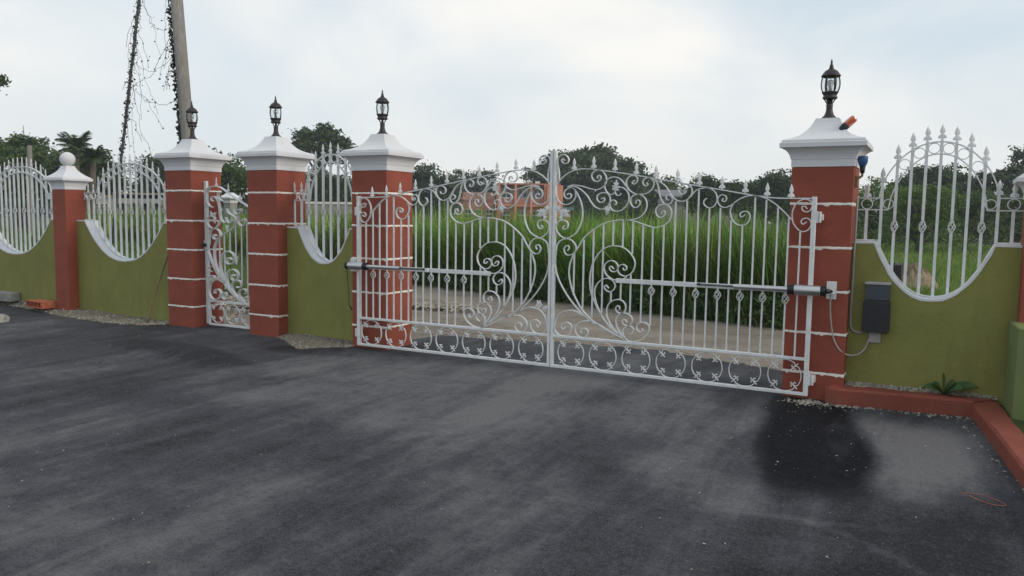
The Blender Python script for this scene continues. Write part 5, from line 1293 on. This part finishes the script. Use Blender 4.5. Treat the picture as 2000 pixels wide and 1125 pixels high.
MB().box(11.11, 12.3, -.6, 1.5, 2.0, 2.35).build('porch_roof', 'roofblue', hb)
MB().box(11.11, 12.0, 0, 1.4, 0, 1.99).build('porch_wall', 'orange', hb)
MB().box(8.2, 8.7, 2, 2.5, 4.87, 5.15).build('roof_unit', 'housewhite', hb)
an_ = MB().tube([(7.3,3,4.86),(7.3,3,6.6)], .03, 5)
for q in range(3):
    a = q*2.09; an_.tube([(7.3+.7*math.cos(a), 3+.7*math.sin(a), 4.86), (7.3,3,5.7)], .02, 4)
an_.build('roof_mast', 'grey', hb)
hb.location = (-40.2, 66.3, 0); hb.rotation_euler = (0, 0, math.atan2(5.71, 10.48)); 

MT['housedim'] = plain('weathered_cream_wall', (0.40, 0.39, 0.35), 0.85, 0.12, 1.5)
hs = empty('white_house', (0,0,0), 'low white house with an arched porch behind the left field', 'house')
MB().box(-.2, 1.15, 0, 3, 0, 2.05).build('wall', 'housedim', hs)
MB().box(-.3, 1.2, -.1, 3.1, 2.051, 2.13).build('roof', 'cream', hs)
window(hs, .12, .50, -.001, 1.25, 1.72, 2, 3); window(hs, .58, .90, -.001, 1.25, 1.72, 2, 3)
MB().box(1.16, 4.2, .8, 3, 0, 2.2).build('rear_wall', 'pitwall', hs)  # near-black wall behind the pale porch arches
for i in range(5):
    x0 = 1.16+.6*i; pts = [(x0, 2.0)]
    for k in range(11):
        a = math.pi*k/10; pts.append((x0+.3-.26*math.cos(a), 1.55+.22*math.sin(a)))
    poly = [(x0, 0), (x0, 2.0), (x0+.6, 2.0), (x0+.6, 0), (x0+.56, 0)] + [(x0+.3+.26*math.cos(math.pi*k/10), 1.55+.22*math.sin(math.pi*k/10)) for k in range(11)] + [(x0+.04, 0)]
    mb = MB(); 
    top = [(x0+.6-.6*k/10, 2.0) for k in range(11)]; arc = [(x0+.3+.26*math.cos(math.pi*k/10), 1.55+.22*math.sin(math.pi*k/10)) for k in range(11)]
    for k in range(10):
        vs = [(p[0], yy, p[1]) for yy in (.15, .35) for p in (top[k], top[k+1], arc[k+1], arc[k])]
        mb.add(vs, [(3,2,1,0),(4,5,6,7),(0,1,5,4),(2,3,7,6)])
    mb.box(x0, x0+.04, .15, .35, 0, 1.55); mb.box(x0+.56, x0+.6, .15, .35, 0, 1.55)
    mb.build('arch', 'housedim', hs)
MB().box(1.1, 4.25, .05, 3.1, 2.201, 2.28).build('porch_roof', 'cream', hs)
hs.location = (-32.4, 18.7, 0); hs.rotation_euler = (0, 0, math.atan2(1.9, 3.53))

sh = empty('shed', (0,0,0), 'long shed with a grey roof behind the grass, above the right gate leaf', 'shed')
MB().box(0, 6.4, 0, 3, 0, 2.95).build('wall', 'concrete', sh)
MB().add([(-.3,-.5,3.0),(6.7,-.5,3.0),(6.7,3.4,3.62),(-.3,3.4,3.62),(-.3,-.5,3.12),(6.7,-.5,3.12),(6.7,3.4,3.74),(-.3,3.4,3.74)], [(3,2,1,0),(4,5,6,7),(0,1,5,4),(1,2,6,5),(2,3,7,6),(3,0,4,7)]).build('roof', 'roofgrey', sh)
sh.location = (-14.0, 55.5, 0); sh.rotation_euler = (0, 0, .5)

yw = empty('yard_wall', (-18.2, 20.5, 0), 'grey block wall behind the tall grass, seen through the short fence arch', 'wall')
MB().prism([(-20.4,19.4),(-16.9,21.3),(-16.98,21.5),(-20.48,19.6)], 0, 1.80).build('wall_body', 'concrete', yw)
MB().prism([(-20.5,19.3),(-16.85,21.28),(-16.95,21.55),(-20.6,19.58)], 1.801, 1.90).build('coping', 'housewhite', yw)

iw = empty('inner_pillar', (-16.6, 13.4, 0), 'far pillar with a white cap seen through the top of the walk-in gate', 'pillar')
MB().box(-16.76, -16.44, 13.24, 13.56, -.03, 1.72).build('shaft', 'concrete', iw, bevel=.006)
MB().square([(.175,0),(.175,.06),(.20,.10),(.27,.15),(.28,.155),(.28,.20),(.26,.215),(.16,.28),(.08,.36)], (-16.6,13.4,1.721)).build('cap', 'white', iw)

# ------------------------------------------------------------------ leaning pole, stay wire and the creepers on them
P0 = Vector((-10.10, 6.50, -.1)); P1 = Vector((-11.00, 6.74, 7.2))
tag(MB().tube([P0, P0.lerp(P1,.3), P0.lerp(P1,.6), P1], [.165,.155,.150,.142], 14).build('utility_pole', 'wood', None, True), 'leaning weathered wooden utility pole with creepers on its left side', 'pole')
S0 = Vector((-12.05, 5.5, -.05)); S1 = Vector((-11.66, 6.36, 7.1))
tag(MB().tube([S0, S0.lerp(S1,.3), S0.lerp(S1,.7), S1], [.03,.03,.034,.04], 6).build('stay_wire', 'wire', None, True), 'thin stay wire overgrown with creeper left of the wooden pole', 'wire')
def creeper(name, path_fn, n_leaf, jit, strands, label, leaf=.05, side=None, dens=1.0):
    t = empty(name, tuple(path_fn(0)), label, 'creeper', 'creepers on the pole and its stay')
    o_ = org(t)
    mb = MB()
    allp = []
    for s_ in strands: 
        mb.tube(s_, .0045 if len(s_) < 30 else .006, 4); allp.append(s_)
    mb.build('runners', 'wire', t)
    vs = []; fs = []
    def lf(p, r):
        nrm = Vector((random.gauss(0,1), random.gauss(0,1), random.gauss(0,.6))).normalized(); a = nrm.orthogonal().normalized(); b_ = nrm.cross(a)
        an = random.uniform(0, 6.28); a, b_ = a*math.cos(an)+b_*math.sin(an), b_*math.cos(an)-a*math.sin(an)
        k = len(vs); vs.extend([p-a*r, p+b_*r*.65-a*r*.2, p+a*r, p-b_*r*.65-a*r*.2]); fs.append((k,k+1,k+2,k+3))
    for i in range(n_leaf):
        u = random.random(); p = path_fn(u); 
        lf(p+Vector((random.gauss(0,jit), random.gauss(0,jit), random.gauss(0,jit)))+(side if side else Vector()), leaf*random.uniform(.5,1.2))
    for s_ in strands:
        for i in range(int(len(s_)*.55*dens)):
            p = Vector(random.choice(s_)); lf(p+Vector((random.gauss(0,.02),)*3), leaf*random.uniform(.4,.9))
    MB().add(vs, fs).build('leaves', 'leaf_vine', t)
def wander(a, c_, k, amp, sag=0.0):
    a, c_ = Vector(a), Vector(c_); out = []; off = Vector()
    for i in range(k+1):
        t = i/k; off = off*.85+Vector((random.gauss(0,amp), random.gauss(0,amp), random.gauss(0,amp*.6)))
        p = a.lerp(c_, t)+off*math.sin(math.pi*min(1,t+.1)); p.z -= sag*4*t*(1-t); out.append(p)
    return out
LFT = Vector((-.80,-.50,0)).normalized()
def on_pole(u): return P0.lerp(P1, .30+.70*u)+LFT*.17
st = [[on_pole(t)+Vector((random.gauss(0,.012),)*3)+LFT*random.uniform(0,.03) for t in np.linspace(0,1,60)] for _ in range(3)]
for i in range(7):
    a = on_pole(random.uniform(.2,.95)); st.append(wander(a, a+LFT*random.uniform(.1,.35)+Vector((0,0,-random.uniform(.5,1.6))), 14, .03))
creeper('creeper', on_pole, 560, .036, st, 'dark leafy creeper climbing the left side of the wooden pole', .055)
RT = -LFT
def on_wire(u): return S0.lerp(S1, .34+.66*u)
st = [[on_wire(t)+Vector((random.gauss(0,.018),random.gauss(0,.018),0)) for t in np.linspace(0,1,60)] for _ in range(4)]
for i in range(16):
    a = on_wire(random.uniform(.25,1.0)); st.append(wander(a, a+RT*random.uniform(-.35,.75)+Vector((0,0,-random.uniform(.4,2.0))), 18, .035, random.uniform(-.2,.1)))
for i in range(4):
    a = on_wire(random.uniform(.4,.95)); c_ = on_pole(random.uniform(.2,.9)); st.append(wander(a, c_, 22, .03, random.uniform(.15,.5)))
creeper('creeper', on_wire, 620, .036, st, 'thin trailing creeper hanging from the stay wire', .036, dens=.6)
# leafy creeper end showing beside the first lantern pillar cap
st = [wander((-10.55,6.55,2.95), (-9.72,6.95,2.72), 10, .03)]
creeper('creeper', lambda u: Vector((-10.2,6.7,2.98)).lerp(Vector((-9.75,6.95,2.72)), u), 60, .035, st, 'short leafy creeper shoot right of the leftmost lantern', .06)

wp = MB().tube([(-29.95,14.25,-.1),(-30.13,14.4,4.2)], [.13,.10], 8).build('far_pole', 'wood'); tag(wp, 'thin far wooden pole standing behind the leftmost fence panel', 'pole')
tag(MB().tube([(-66.1,35.1,0),(-66.3,35.3,8.7)], [.08,.04], 6).build('radio_mast', 'grey'), 'faint radio mast above the trees at far left', 'mast')

# ------------------------------------------------------------------ thin evening haze over the fields
mh = bpy.data.materials.new('thin_haze'); mh.use_nodes = True
hn, hl = mh.node_tree.nodes, mh.node_tree.links
hn.clear()
ho = hn.new('ShaderNodeOutputMaterial'); hv = hn.new('ShaderNodeVolumePrincipled')
hv.inputs['Color'].default_value = (0.90, 0.95, 1.0, 1); hv.inputs['Density'].default_value = 0.0009
hl.new(hv.outputs['Volume'], ho.inputs['Volume'])
MT['haze'] = mh
hz = MB().box(-165, 125, -45, 245, -1.1, 11.5).build('haze', 'haze')
struct(hz, 'stuff', 'thin pale haze hanging over the fields', 'haze')
